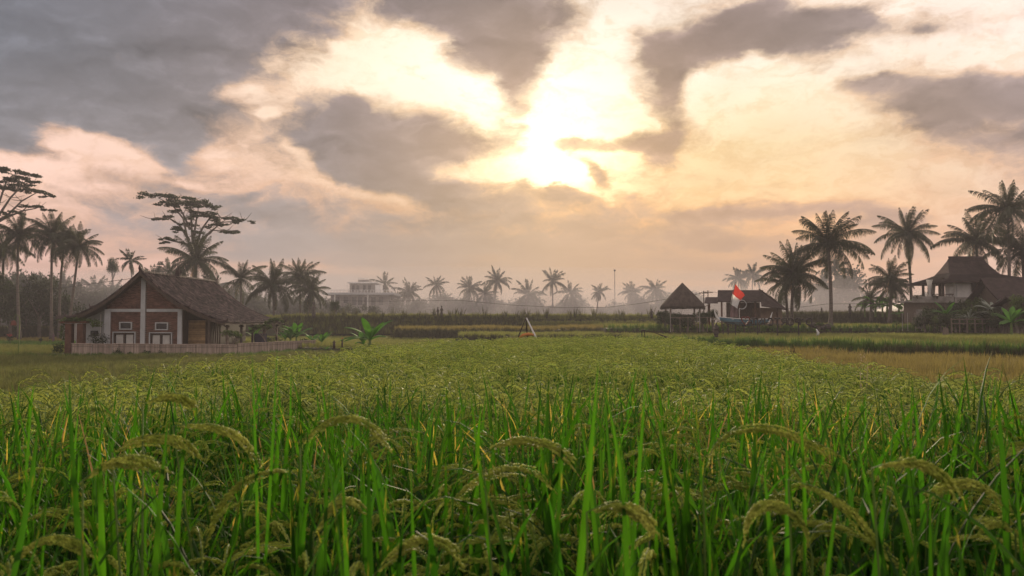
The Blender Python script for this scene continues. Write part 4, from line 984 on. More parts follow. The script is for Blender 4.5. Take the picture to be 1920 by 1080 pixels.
# ------------------------------------------------------------------ bamboo fence
def bamboo_fence(p, q, z0, h0, h1, nsec, label, name='bamboo_fence'):
    P, Q = Vector((p[0], p[1], z0)), Vector((q[0], q[1], z0)); t = thing(name, label, 'fence', tuple(P))
    D = Q - P; L = D.length; u = D.normalized(); nrm = Vector((u.y, -u.x, 0)); ang = math.atan2(u.y, u.x)
    for s in range(nsec):
        a, b = L * s / nsec, L * (s + 1) / nsec; mb = MB(); x = a + .03; hs = h0 + (h1 - h0) * s / nsec + rnd(-.015, .015)
        while x < b - .03:
            wd = rnd(.035, .05); hh = hs + rnd(-.02, .02); zz = rnd(-.02, .02)
            c = u * (x + wd / 2) + nrm * rnd(-.006, .006); mb.box((c.x, c.y, hh / 2 + zz - .05), (wd - .006, .018, hh + .1), ang); x += wd
        pn = mb.build('fence_panel', M['bamboo'], t, local=True); pn['kind'] = 'stuff'
        rl = MB(); rl.tube([u * a + nrm * .03 + Vector((0, 0, hs + .01)), u * b + nrm * .03 + Vector((0, 0, hs + (h1 - h0) / nsec + .01))], .03, 6); rl.build('top_rail', M['bamboo'], t, local=True)
        rl = MB(); rl.tube([u * a + nrm * .03 + Vector((0, 0, hs * .78)), u * b + nrm * .03 + Vector((0, 0, hs * .78))], .009, 4); rl.build('tie_wire', M['wire'], t, local=True)
    for s in range(nsec + 1):
        c = u * (L * s / nsec); ps = MB(); ps.tube([c + nrm * -.05 + Vector((0, 0, -.2)), c + nrm * -.05 + Vector((0, 0, h0 + .02))], .03, 6); ps.build('post', M['wood2'], t, local=True)
    return t
bamboo_fence((PX(135, 53), 53), (PX(445, 53), 53), .02, .84, .78, 8, 'long grey bamboo fence running in front of the brick gable')
bamboo_fence((PX(445, 53) + .03, 53.05), (PX(592, 64.5), 64.5), .04, .84, .78, 5, 'paler bamboo fence slanting back right of the house')
# vine covered gateway left of the house
gt = thing('gate_arch', 'dark gateway overgrown with green creeper left of the house', 'gateway', (PX(140, 54.5), 54.5, 0))
for x0 in (131, 153): q = MB(); q.box((PX(x0, 54.5) - gt.location.x, 0, 1.1), (.42, .4, 2.2)); q.build('pillar', M['rust'], gt, local=True)
q = MB(); q.box((0, 0, 2.3), (1.8, .5, .16)); q.build('lintel', M['rust'], gt, local=True)
c = MB(); leafpad(c, (0.1, 0, 2.42), (1.55, .5, .24), 900, .07); leafpad(c, (-.75, 0, 1.6), (.25, .4, .9), 350, .07); leafpad(c, (-1.0, -.1, .55), (.5, .4, .5), 350, .08); leafpad(c, (1.5, 0, 2.2), (.5, .4, .35), 250, .07)
o = c.build('creeper', M['foliage2'], gt, local=True)
sh = thing('potted_shrub', 'dark potted shrub in front of the pale side wall', 'shrub', (PX(186, 55), 55, .3))
q = MB(); q.tube([(0, 0, -.3), (0, 0, .3)], [.22, .3], 8); q.build('pot', M['terracotta'], sh, local=True)
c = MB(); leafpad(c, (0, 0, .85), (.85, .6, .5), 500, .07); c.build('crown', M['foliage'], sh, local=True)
# shrubs at the fence foot
for i_, (a, r_, l) in enumerate([(222, .55, 'largest dark shrub at the fence foot under the left tall window'), (245, .3, 'tiny dark shrub at the fence foot right of the largest'), (275, .45, 'dark shrub at the fence foot below the middle pilaster'), (304, .42, 'dark shrub at the fence foot below the right tall window'), (357, .3, 'small shrub at the fence foot below the woven screen')]):
    c = MB(); leafpad(c, (0, 0, r_ * .5), (r_ * .8, .3, r_ * .75), 260, .06); o = c.build('fence_shrub', M['foliage']); o.location = (PX(a, 52.7), 52.7, 0); tag(o, l, 'shrub', 'shrubs at the foot of the bamboo fence')

# ------------------------------------------------------------------ plants
def banana_plant(x, y, z, h, n, label, name='banana_plant', m='banana', lw=.34, cat='banana plant', erect=.25, group=None):
    t = thing(name, label, cat, (x, y, z), group)
    q = MB(); q.tube([(0, 0, -.1), (0, 0, h * .28), (0, 0, h * .42)], [.09 * h / 2, .07 * h / 2, .05 * h / 2], 6); q.build('stem', M['stem'], t, local=True)
    for i in range(n):
        a = i * 2.4 + rnd(-.4, .4); mb = MB(); L = h * rnd(.55, .8); th = rnd(erect * .4, erect * 3.2); pos = Vector((0, 0, h * .38)); hh = Vector((math.cos(a), math.sin(a), 0)); sd = Vector((-hh.y, hh.x, 0)); seg = 8; vs_ = []
        for k in range(seg + 1):
            t_ = k / seg; wd = lw * h * .5 * (0 if t_ < .12 else math.sin(math.pi * min(1, (t_ - .08) / .92)) ** .6) * .5
            dirv = Vector((0, 0, 1)) * math.cos(th) + hh * math.sin(th); up_ = dirv.cross(sd)
            vs_ += [pos - sd * max(wd, .008) + up_ * wd * -.35, pos, pos + sd * max(wd, .008) + up_ * wd * -.35]
            pos = pos + dirv * L / seg; th += rnd(.10, .20)
        mb.add(vs_, [(k * 3 + j, k * 3 + j + 1, k * 3 + j + 4, k * 3 + j + 3) for k in range(seg) for j in (0, 1)])
        mb.build('leaf', M[m], t, local=True, smooth=True)
    return t
def gpos(px, Y): return PX(px, Y)
banana_plant(gpos(545, 66), 66, 0, 2.3, 9, 'bright green banana plant behind the slanting fence')
banana_plant(gpos(556, 67), 67, 0, 2.5, 8, 'taller banana plant right beside the bright one behind the fence')
banana_plant(gpos(535, 68), 68, 0, 2.1, 7, 'shorter banana plant under the right eave corner')
banana_plant(gpos(586, 66), 66, 0, 1.9, 7, 'upright spiky banana plant near the fence end')
banana_plant(gpos(604, 62), 62, 0, 1.9, 7, 'banana plant with reddish base past the fence end')
banana_plant(gpos(477, 70), 70, 0.1, 2.0, 7, 'banana plant seen between the verandah posts')
banana_plant(gpos(694, 46), 46, .2, 2.7, 10, 'broad leaved banana plant standing alone in the field centre left', erect=.4)
banana_plant(gpos(682, 46.6), 46.6, .2, 2.0, 7, 'small leafy shoot at the left of the lone banana plant', erect=.5)
banana_plant(gpos(612, 58), 58, 0, .9, 6, 'low banana shoot on the ground past the fence end', erect=.6)
def frangipani(x, y, z, h, label, s=1.0):
    t = thing('frangipani_tree', label, 'tree', (x, y, z)); q = MB(); c = MB()
    def br(p, d, l, r_, dep):
        e_ = p + d * l; q.tube([p, p + d * l * .5 + Vector((rnd(-.04, .04),) * 3), e_], [r_, r_ * .85, r_ * .7], 5)
        if dep == 0: leafpad(c, e_, (.24 * s, .24 * s, .16 * s), 16, .10 * s); return
        for _ in range(3):
            nd = (d + Vector((rnd(-.9, .9), rnd(-.9, .9), rnd(-.1, .5)))).normalized(); br(e_, nd, l * .68, r_ * .65, dep - 1)
    br(Vector((0, 0, -.1)), Vector((rnd(-.15, .15), 0, 1)).normalized(), h * .36, .045, 3)
    q.build('trunk', M['wood2'], t, local=True); c.build('crown', M['foliage2'], t, local=True); return t
frangipani(gpos(434, 55.5), 55.5, 0, 2.1, 'pale stemmed frangipani in front of the verandah')
frangipani(gpos(497, 60.5), 60.5, 0, 2.6, 'thin frangipani at the verandah post')
frangipani(gpos(524, 63), 63, 0, 3.1, 'tallest frangipani at the right eave corner')
for a, b, s_, l in [(500, 67, .8, 'dark low bush behind the verandah posts'), (570, 70, .7, 'low bush behind the end of the slanting fence'), (515, 70, .9, 'rounded low bush under the eave corner')]:
    c = MB(); leafpad(c, (0, 0, s_ * .6), (s_ * 1.3, s_, s_ * .7), 700, .09); o = c.build('garden_bush', M['foliage']); o.location = (gpos(a, b), b, 0); tag(o, l, 'bush', 'bushes behind the slanting fence')

# ------------------------------------------------------------------ white building
wb = thing('white_building', 'pale two storey building with roof terrace and tower in haze', 'building', (PX(670, 178), 178, 1.5))
def wpart(name, x0, y0, x1, y1, Y, dep, m, parent=wb):
    a, b, c, d_ = PX(x0, Y), PX(x1, Y), PZ(y1, Y), PZ(y0, Y); q = MB(); q.box(((a + b) / 2, Y + dep / 2, (c + d_) / 2), (b - a, dep, d_ - c)); return q.build(name, M[m], parent)
wpart('wall', 620, 553, 728, 598, 178, 10, 'concrete'); wpart('roof_slab', 603, 548.5, 738, 552.5, 176.5, 13, 'plaster')
wpart('upper_wall', 655, 531, 703, 548.5, 181, 6, 'concrete'); wpart('upper_slab', 651, 528.5, 708, 531, 180.4, 7.5, 'plaster2'); wpart('tower', 671, 524.5, 691, 528.5, 182, 4, 'concrete')
for x0 in (628, 644, 660, 671, 683, 696, 710): 
    w_ = wpart('window', x0, 557, x0 + 8, 568 if x0 < 655 else 572, 177.9, .08, 'glass')
for x0 in (659, 668, 680, 690): wpart('window', x0, 535, x0 + 5, 546, 180.9, .08, 'glass')
wpart('parapet', 671, 522.0, 691, 522.7, 182, .15, 'wpaint')
for x0 in (606, 738): pass
for lo, hi, Y, y0, y1 in ((604, 737, 176.6, 544, 548.5), (671, 691, 182, 521.5, 524.5)):
    x_ = lo
    while x_ <= hi: wpart('balustrade_post', x_, y0, x_ + .9, y1, Y, .15, 'wpaint'); x_ += 6
wpart('handrail', 604, 543.4, 737, 544.2, 176.6, .15, 'wpaint')
wpart('stair_wall', 703, 534, 712, 548.5, 180, 4, 'plaster2'); wpart('pillar', 688, 552.5, 690, 590, 176.9, .4, 'plaster2'); wpart('pillar', 626, 552.5, 628, 590, 176.9, .4, 'plaster2')
for x0, s_, l in [(640, 30, 'rounded bush in front of the white building ground floor'), (668, 26, 'pale bush right of the rounded one by the white building'), (700, 24, 'low bush at the right corner of the white building')]:
    bushtree(x0, 570, 150, s_, 2.0, l, group='bushes before the white building')
bushtree(628, 562, 112, 16, 2.9, 'dark spiky shrub standing on the bank left of centre', name='bank_shrub', cat='shrub')
shd = thing('grey_shed', 'low grey shed with flat roof behind the left gateway', 'shed', (PX(128, 92), 92, 0))
q = MB(); a, b = PX(117, 92), PX(165, 92); q.box(((a + b) / 2, 93.5, PZ(600, 92) / 2), (b - a, 3, PZ(600, 92))); q.build('wall', M['concrete'], shd)
q = MB(); z_ = PZ(592, 92); q.box(((a + b) / 2, 93.4, (z_ + PZ(600, 92)) / 2), (b - a + .8, 4, z_ - PZ(600, 92))); q.build('roof', M['tile2'], shd)

# ------------------------------------------------------------------ thatched gazebo
GY = 78; gx = PX(1280, GY); gz0 = 1.75
gb = thing('thatched_gazebo', 'open gazebo with tall rounded thatch roof', 'gazebo', (gx, GY, gz0))
zt, ze = PZ(531, GY) - gz0, PZ(577, GY) - gz0; R0 = 41 / ppm(GY)
rings = [(0.0, 0.04), (.07, .11), (.3, .36), (.6, .68), (.82, .90), (.93, .985), (1.0, 1.0), (1.03, .93), (.98, .75)]
mb = MB(); n_ = 28
vs_ = []
for t_, r_ in rings:
    for k in range(n_):
        a = 2 * math.pi * k / n_; c4 = 1.0 + .10 * (abs(math.sin(2 * a)) - .5)
        j = rnd(-.025, .025); vs_.append((R0 * r_ * c4 * math.cos(a) * (1 + j), R0 * .9 * r_ * c4 * math.sin(a) * (1 + j), zt + (ze - zt) * t_ + (rnd(-.05, .03) if t_ > .95 else 0)))
mb.add(vs_, [(i * n_ + k, i * n_ + (k + 1) % n_, (i + 1) * n_ + (k + 1) % n_, (i + 1) * n_ + k) for i in range(len(rings) - 1) for k in range(n_)])
mb.add([(0, 0, zt + .05)] + vs_[:n_], [(0, 1 + k, 1 + (k + 1) % n_) for k in range(n_)])
rf = mb.build('thatch_roof', M['thatch'], gb, smooth=True, local=True)
mb = MB()
for k in range(420):                         # straw ends along the eave
    a = rnd(0, 6.28); r_ = R0 * rnd(.94, 1.02); x_, y_ = r_ * math.cos(a), r_ * .9 * math.sin(a); z_ = ze + rnd(-.02, .10)
    mb.add([(x_ - .02, y_, z_), (x_ + .02, y_, z_), (x_ * 1.01, y_ * 1.01, z_ - rnd(.1, .28))], [(0, 1, 2)])
o = mb.build('straw_fringe', M['thatch'], None); o.parent = rf; o['kind'] = 'stuff'
for sx_ in (-1, 1):
    for sy_ in (-1, 1):
        q = MB(); q.tube([(sx_ * R0 * .66, sy_ * R0 * .55, -.1), (sx_ * R0 * .66, sy_ * R0 * .55, ze + .15)], .09, 7); q.build('post', M['wood2'], gb, local=True)
q = MB(); q.box((0, R0 * .56, .85), (R0 * 1.3, .06, .9)); q.build('back_panel', M['wood'], gb, local=True)
q = MB(); q.box((0, 0, .35), (R0 * 1.4, R0 * 1.2, .14)); q.build('floor', M['wood2'], gb, local=True)
for z_ in (.9, 1.25):
    q = MB(); q.tube([(-R0 * .66, -R0 * .55, z_), (R0 * .66, -R0 * .55, z_)], .035, 5); q.tube([(-R0 * .66, R0 * .55, z_), (R0 * .66, R0 * .55, z_)], .035, 5); q.build('rail', M['wood2'], gb, local=True)
for k in range(4): q = MB(); q.tube([(-R0 * .66 + 1.0 * k, -R0 * .55, ze - .1), (-R0 * .66 + 1.0 * k + .7, -R0 * .55, ze + .3)], .03, 4); q.build('brace', M['wood2'], gb, local=True)
# white pole fence before the gazebo
pf = thing('pole_fence', 'fence of thin pale poles with one rail in front of the gazebo', 'fence', (PX(1258, 73), 73, 1.7))
for k, x0 in enumerate((1257, 1275, 1290, 1307, 1312, 1326, 1338)):
    q = MB(); xx = PX(x0, 73) - pf.location.x; q.tube([(xx, 0, -.3), (xx, 0, 1.5 if k in (0, 4, 3) else 1.1)], .035, 6); q.build('post', M['wood2'] if k not in (0, 4) else M['concrete'], pf, local=True)
q = MB(); q.tube([(0, 0, 1.02), (PX(1338, 73) - pf.location.x, 0, 1.02)], .025, 5); q.build('rail', M['wood2'], pf, local=True)
for a, b, s_, l in [(1244, 580, 24, 'dark bush at the left side of the gazebo'), (1262, 584, 22, 'dark bush left in front of the gazebo floor'), (1288, 586, 24, 'wide bush right in front of the gazebo floor'), (1318, 581, 22, 'dark bush between gazebo and flag hut'), (1338, 578, 14, 'leafy upright shrub left of the flag hut post')]:
    bushtree(a, b, 74 if a != 1244 else 76, s_, 1.65, l, name='garden_shrub', cat='shrub', group='shrubs around the gazebo')

# ------------------------------------------------------------------ flag hut
FY = 80
fh = thing('flag_hut', 'wooden cafe hut with shingle roofs behind the red and white flag', 'hut', (PX(1400, FY), FY, 1.72)); FO = Vector(fh.location)
def fp(px, py, Y): return at(px, py, Y) - FO
def slab(name, pts, th, m, parent, origin=True):
    a = [Vector(p) for p in pts]; n_ = (a[1] - a[0]).cross(a[2] - a[0]).normalized() * th; q = MB()
    q.add(a + [p - n_ for p in a], [(0, 1, 2, 3), (7, 6, 5, 4), (0, 4, 5, 1), (1, 5, 6, 2), (2, 6, 7, 3), (3, 7, 4, 0)]); return q.build(name, M[m], parent, local=origin)
def shingles(parent, A, B, C_, D_, rows, cols, m='tile2'):
    """A-B eave, D-C ridge; overlapping shingle courses on the slope"""
    q = MB(); A, B, C_, D_ = map(Vector, (A, B, C_, D_)); nn = (B - A).cross(D_ - A).normalized()
    if nn.z < 0: nn = -nn
    for r_ in range(rows):
        t0, t1 = r_ / rows, min(1, (r_ + 1.25) / rows)
        for c in range(cols):
            u0, u1 = c / cols, (c + .94) / cols
            p = lambda u, t: (A + (B - A) * u) * (1 - t) + (D_ + (C_ - D_) * u) * t
            h = rnd(.03, .06); q.add([p(u0, t0) + nn * h, p(u1, t0) + nn * h, p(u1, t1) + nn * .01, p(u0, t1) + nn * .01, p(u0, t0), p(u1, t0)], [(0, 1, 2, 3), (4, 5, 1, 0)])
    o = q.build('shingles', M[m], None); o.parent = parent; o['kind'] = 'stuff'; return o
rA = [fp(1345, 565, 77.5), fp(1431, 565, 77.5), fp(1431, 544, 80), fp(1346, 544, 80)]
r1 = slab('roof', rA, .08, 'tile2', fh); shingles(r1, rA[0], rA[1], rA[2], rA[3], 12, 40)
rB = [fp(1346, 544, 80), fp(1431, 544, 80), fp(1431, 565, 82.5), fp(1345, 565, 82.5)]
r1 = slab('roof', rB, .08, 'tile2', fh)
rC = [fp(1428, 573, 76.5), fp(1474, 580, 76.5), fp(1446, 556, 80), fp(1423, 541, 80)]   # right hip falling to the right
r1 = slab('roof', rC, .08, 'tile2', fh); shingles(r1, *rC, 12, 22)
rD = [fp(1474, 580, 76.5), fp(1474, 578, 83.5), fp(1424, 541, 81), fp(1423, 541, 80)]
r1 = slab('roof', rD, .08, 'tile2', fh)
rE = [fp(1321, 568, 79), fp(1346, 568, 79), fp(1346, 557, 81), fp(1323, 557, 81)]
r1 = slab('side_roof', rE, .06, 'tile2', fh)
for x0, Y, yt in ((1353, 78, 565), (1416, 78, 565), (1386, 78, 565), (1330, 79.5, 568), (1353, 82, 565), (1416, 82, 565)):
    q = MB(); p = fp(x0, yt, Y); q.box((p.x, p.y, p.z / 2), (.14, .14, p.z)); q.build('post', M['rust'], fh, local=True)
q = MB(); a, b = fp(1430, 576, 78).x, fp(1470, 576, 78).x; q.box(((a + b) / 2, 0.3, fp(1430, 577, 78).z / 2), (b - a, 3.4, fp(1430, 577, 78).z)); q.build('wall', mat('plywood_wall', (.24, .17, .13), .9, .2, 1.0), fh, local=True)
q = MB(); q.box((fp(1461, 580, 78).x, -1.44, 1.0), (.12, .06, 2.0)); q.build('wall_post', M['rust'], fh, local=True)
q = MB(); q.box((fp(1407, 580, 79).x, 1.5, 1.3), (3.4, .1, 2.6)); q.build('back_wall', M['wood2'], fh, local=True)
q = MB(); q.box((fp(1385, 580, 79).x, -1.6, .95), (3.2, .3, .1)); q.box((fp(1385, 580, 79).x, -1.6, .45), (3.1, .2, .9)); q.build('counter', M['wood'], fh, local=True)
for x0 in (1361, 1372, 1406, 1414):
    s_ = thing('stool', 'dark stool %s of the flag hut' % {1361: 'left under the roof', 1372: 'second from the left under the roof', 1406: 'right of the flag under the roof', 1414: 'beside the right post'}[x0], 'stool', (PX(x0, 77), 77, 1.72), 'stools under the flag hut roof')
    q = MB(); q.box((0, 0, .75), (.38, .38, .07)); q.build('seat', M['rust'], s_, local=True)
    for dx in (-.15, .15):
        for dy in (-.15, .15): q = MB(); q.box((dx, dy, .36), (.05, .05, .71)); q.build('leg', M['metal'], s_, local=True)
# flag on its leaning pole
FLY = 75
fl = thing('flag', 'red and white flag drooping from a slanted pole', 'flag', (PX(1385, FLY), FLY, 1.7)); FO2 = Vector(fl.location)
def g2(px, py, dy=0.0): p = at(px, py, FLY) - FO2; return Vector((p.x, dy, p.z))
q = MB(); q.tube([g2(1379, 529), g2(1370, 575), g2(1365, 606)], .03, 6); q.build('flagpole', M['wood'], fl, local=True)
def cloth(name, c00, c10, c11, c01, m, amp_=.12, n_=14):
    q = MB(); vs_ = []
    for j in range(n_ + 1):
        for i_ in range(n_ + 1):
            u, v_ = i_ / n_, j / n_; p = (c00 * (1 - u) + c10 * u) * (1 - v_) + (c01 * (1 - u) + c11 * u) * v_
            p = p + Vector((0, amp_ * math.sin(u * 7 + v_ * 3) * (.3 + u), .03 * math.sin(u * 9 + v_ * 2))); vs_.append(p)
    q.add(vs_, [(j * (n_ + 1) + i_, j * (n_ + 1) + i_ + 1, (j + 1) * (n_ + 1) + i_ + 1, (j + 1) * (n_ + 1) + i_) for j in range(n_) for i_ in range(n_)])
    return q.build(name, M[m], fl, smooth=True, local=True)
cloth('red_stripe', g2(1379, 533), g2(1397, 554), g2(1388, 563.5), g2(1373.5, 551), 'red'); cloth('white_stripe', g2(1373.5, 551), g2(1388, 563.5), g2(1382, 578), g2(1370, 570.5), 'white')
q = MB(); a = [at(1370, 572, 75.6), at(1383, 577, 75.6), at(1384, 594, 75.6), at(1369, 594, 75.6)]; n_ = 10
vs_ = [(a[0] * (1 - u) + a[1] * u) * (1 - v_) + (a[3] * (1 - u) + a[2] * u) * v_ + Vector((0, .10 * math.sin(u * 16), 0)) for v_ in (0, .5, 1) for u in [k / n_ for k in range(n_ + 1)]]
q.add(vs_, [(j * 11 + k, j * 11 + k + 1, (j + 1) * 11 + k + 1, (j + 1) * 11 + k) for j in range(2) for k in range(10)]); tag(q.build('hanging_cloth', M['purple'], smooth=True), 'faded purple cloth hanging below the flag', 'cloth')
q = MB(); c0 = at(1391, 571, 74.8); pts_ = [c0 + Vector((.42 * math.cos(a_), 0, .42 * math.sin(a_))) for a_ in [(-2.2 + 4.2 * k / 12) for k in range(13)]]; q.tube(pts_, .022, 5); q.tube([pts_[0], pts_[0] + Vector((0, 0, -1.6))], .022, 5); tag(q.build('wire_hoop', M['wpaint']), 'thin white hoop on a stick right of the flag', 'hoop')
# blue boat used as decoration
BY = 72.0; bt = thing('wooden_boat', 'long blue boat with white gunwale and upturned bow before the flag hut', 'boat', (PX(1395, BY), BY, 1.55)); BO = Vector(bt.location)
x0_, x1_ = PX(1349, BY) - BO.x, PX(1441, BY) - BO.x; st_ = []; nn_ = 16
for k in range(nn_ + 1):
    t_ = k / nn_; x_ = x0_ + (x1_ - x0_) * t_; wd = .48 * math.sin(math.pi * min(.94, max(.06, t_ * .88 + .06))) ** .6
    top = (PZ(597, BY) - BO.z) - .10 * math.sin(math.pi * t_) - .16 * t_ + .12; bot = top - .62 * math.sin(math.pi * (t_ * .86 + .07)) ** .5
    st_.append([(x_, -wd, top), (x_, -wd * .75, (top + bot) / 2), (x_, 0, bot), (x_, wd * .75, (top + bot) / 2), (x_, wd, top)])
q = MB(); q.add([p for s_ in st_ for p in s_], [(k * 5 + j, (k + 1) * 5 + j, (k + 1) * 5 + j + 1, k * 5 + j + 1) for k in range(nn_) for j in range(4)]); q.build('hull', M['blue'], bt, smooth=True, local=True)
for s_i in (0, 4): q = MB(); q.tube([s_[s_i] for s_ in st_], .035, 5); q.build('gunwale', M['wpaint'], bt, local=True)
q = MB(); p0 = Vector(st_[0][2]); q.tube([p0, p0 + Vector((-.25, 0, .3)), p0 + Vector((-.42, 0, .75)), p0 + Vector((-.40, 0, 1.05))], [.12, .09, .06, .02], 6); q.build('bow_post', M['wpaint'], bt, local=True)
q = MB(); p0 = Vector(st_[-1][2]); q.tube([p0, p0 + Vector((.2, 0, .4)), p0 + Vector((.35, 0, .9))], [.10, .06, .02], 6); q.build('stern_post', M['wpaint'], bt, local=True)
for k in (3, 8, 13): q = MB(); xx = st_[k][2][0]; q.tube([(xx, -.3, -1.0), (xx, 0, st_[k][2][2])], .04, 5); q.tube([(xx, .3, -1.0), (xx, 0, st_[k][2][2])], .04, 5); q.build('trestle', M['wood'], bt, local=True)
for k in (4, 7, 10): q = MB(); xx = st_[k][2][0]; q.box((xx, 0, st_[k][0][2] - .08), (.22, .8, .04)); q.build('thwart', M['wpaint'], bt, local=True)
# reversed lettering on posts: seen from behind
LY = 62.0; sg = thing('letter_sign', 'dark metal lettering on posts, seen reversed from behind, with a heart', 'sign', (PX(1522, LY), LY, 1.0)); SO = Vector(sg.location)
FONT = {'D': [[(0,0),(0,1),(.45,1),(.75,.8),(.75,.2),(.45,0),(0,0)]], 'P': [[(0,0),(0,1),(.5,1),(.7,.85),(.7,.6),(.5,.45),(0,.45)]], 'O': [[(.2,0),(0,.25),(0,.75),(.2,1),(.55,1),(.75,.75),(.75,.25),(.55,0),(.2,0)]],
        'R': [[(0,0),(0,1),(.5,1),(.7,.85),(.7,.6),(.5,.45),(0,.45)], [(.3,.45),(.75,0)]], 'T': [[(0,1),(.8,1)], [(.4,1),(.4,0)]], 'C': [[(.7,.8),(.5,1),(.2,1),(0,.75),(0,.25),(.2,0),(.5,0),(.7,.2)]], 'I': [[(.1,0),(.1,1)]],
        'N': [[(0,0),(0,1),(.65,0),(.65,1)]], 'A': [[(0,0),(.35,1),(.7,0)], [(.14,.4),(.56,.4)]], "'": [[(.1,.75),(.2,1)]]}
ch_h = 12.5 / ppm(LY); zb = PZ(609.5, LY) - SO.z
for chx, px_ in (('D', 1522), ("'", 1507), ('P', 1500), ('O', 1487), ('R', 1475), ('T', 1463), ('C', 1449), ('I', 1435), ('N', 1429), ('T', 1419), ('A', 1411)):
    q = MB(); x0 = PX(px_, LY) - SO.x
    for stroke in FONT[chx]: q.tube([(x0 - u * ch_h * 1.05, 0, zb + v_ * ch_h) for u, v_ in stroke], .07, 4)
    q.build('letter', M['metal'], sg, local=True)
q = MB(); hp = []; hc = PX(1398, LY) - SO.x
for k in range(25):
    a = 2 * math.pi * k / 24; hp.append((hc + .031 * 16 * math.sin(a) ** 3 * .62, 0, zb + .36 + .031 * .75 * (13 * math.cos(a) - 5 * math.cos(2 * a) - 2 * math.cos(3 * a) - math.cos(4 * a))))
q.tube(hp, .05, 5); q.build('heart', mat('dark_red_paint', (.13, .025, .02), .6), sg, local=True)
for py_ in (600, 607.5): q = MB(); z_ = PZ(py_, LY) - SO.z; q.tube([(0, .05, z_), (PX(1386, LY) - SO.x, .05, z_)], .018, 4); q.build('rail', M['metal'], sg, local=True)
for x0, y1 in ((1498, 621), (1458.5, 622), (1421, 619)):
    q = MB(); xx = PX(x0, LY) - SO.x; q.box((xx, .1, (PZ(598, LY) - SO.z) / 2 - .1), (.085, .085, PZ(598, LY) - SO.z + .2)); q.build('post', M['metal'], sg, local=True)
# lower row of lettering frame to the left
s2 = thing('small_letter_frame', 'low dark frame with small curled letters below the boat', 'sign', (PX(1402, 61), 61, 1.0)); S2 = Vector(s2.location)
zb2 = PZ(616.5, 61) - S2.z; h2 = .34
q = MB(); q.tube([(0, 0, zb2 + h2 + .14), (PX(1349, 61) - S2.x, 0, zb2 + h2 + .14)], .02, 4); q.build('rail', M['metal'], s2, local=True)
for chx, px_ in (('C', 1404), ('O', 1392), ('I', 1381), ('I', 1374), ('R', 1369)):
    q = MB(); x0 = PX(px_, 61) - S2.x
    for stroke in FONT[chx]: q.tube([(x0 - u * h2, 0, zb2 + v_ * h2) for u, v_ in stroke], .025, 4)
    q.build('letter', M['metal'], s2, local=True)
for px_ in (1365, 1356, 1379): q = MB(); xx = PX(px_, 61) - S2.x; q.box((xx, .05, (zb2 + h2) / 2 - .1), (.07, .07, zb2 + h2 + .3)); q.build('post', M['metal'], s2, local=True)

# ------------------------------------------------------------------ villa
VX, VY = PX(1792, 80), 80.0; VZ = 4.85
vl = thing('villa', 'pale villa with steep dark joglo roof and open corner balcony', 'house', (VX, VY, UP)); VO = Vector(vl.location)
def vpart(name, c, d_, m, **k): q = MB(); q.box(Vector(c) - VO, d_); return q.build(name, M[m], vl, local=True)
vpart('wall', (VX + 3.4, VY + .92, 5.45), (6.8, 1.84, 2.2), 'plaster2'); vpart('wall', (VX + 5.0, VY + 4.2, 5.45), (3.6, 4.6, 2.2), 'plaster2')
vpart('lower_storey', (VX + 2.6, VY + 3, 3.1), (9.6, 6.2, 2.7), 'wood2')
vpart('floor_slab', (VX + 2.4, VY + 3, 4.46), (10.2, 6.8, .18), 'concrete')
vpart('parapet', (PX(1751, 79.4), 79.5, 4.55), (PX(1790, 79.4) - PX(1712, 79.4), .16, .62), 'concrete'); vpart('parapet', (PX(1820, 79.4), 79.52, 4.5), (3.0, .16, .55), 'concrete')
for y_ in (82.2, 83.6, 85.5): vpart('post', (VX - .35, y_, 5.6), (.2, .2, 2.3), 'wood')
vpart('post', (VX - 1.1, 80.2, 5.6), (.22, .22, 2.3), 'wood'); vpart('post', (VX - 1.9, 81.4, 5.6), (.16, .16, 2.3), 'wood')
for y_, x_ in ((81.0, VX - 2.0), (83.2, VX - .45)):
    q = MB(); n_ = 8; vs_ = []
    for j, z_ in enumerate((6.6, 5.7, 5.2, 4.7)):
        wd = (.7, .35, .25, .45)[j]
        for k in range(n_ + 1): vs_.append(Vector((x_ + wd * (k / n_ - .5), y_ + .06 * math.sin(k * 2.5), z_)) - VO)
    q.add(vs_, [(j * 9 + k, j * 9 + k + 1, (j + 1) * 9 + k + 1, (j + 1) * 9 + k) for j in range(3) for k in range(8)]); q.build('curtain', M['curtain'], vl, smooth=True, local=True)
vpart('railing', (VX - 1.3, 79.9, 5.05), (2.2, .05, .06), 'wood')
for k in range(7): vpart('baluster', (VX - 2.3 + .33 * k, 79.9, 4.9), (.04, .04, .28), 'wood')
a, b = PX(1824, 79.9), PX(1850, 79.9); w_ = vpart('window', ((a + b) / 2, 79.97, 5.85), (b - a, .06, 1.0), 'glass')
q = MB()
for k in range(4): q.box(Vector((a + (b - a) * k / 3, 79.92, 5.85)) - VO, (.06, .05, 1.06))
for z_ in (5.32, 6.38): q.box(Vector(((a + b) / 2, 79.92, z_)) - VO, (b - a - .07, .05, .06))
o = q.build('window_frame', M['wood'], None); o.parent = w_
vpart('pipe', (VX + .12, 79.9, 5.5), (.07, .07, 2.0), 'wpaint')
q = MB(); q.box(Vector((VX - .18, 80.7, 5.5)) - VO, (.35, .9, .6)); q.build('air_conditioner', M['plaster2'], vl, local=True)
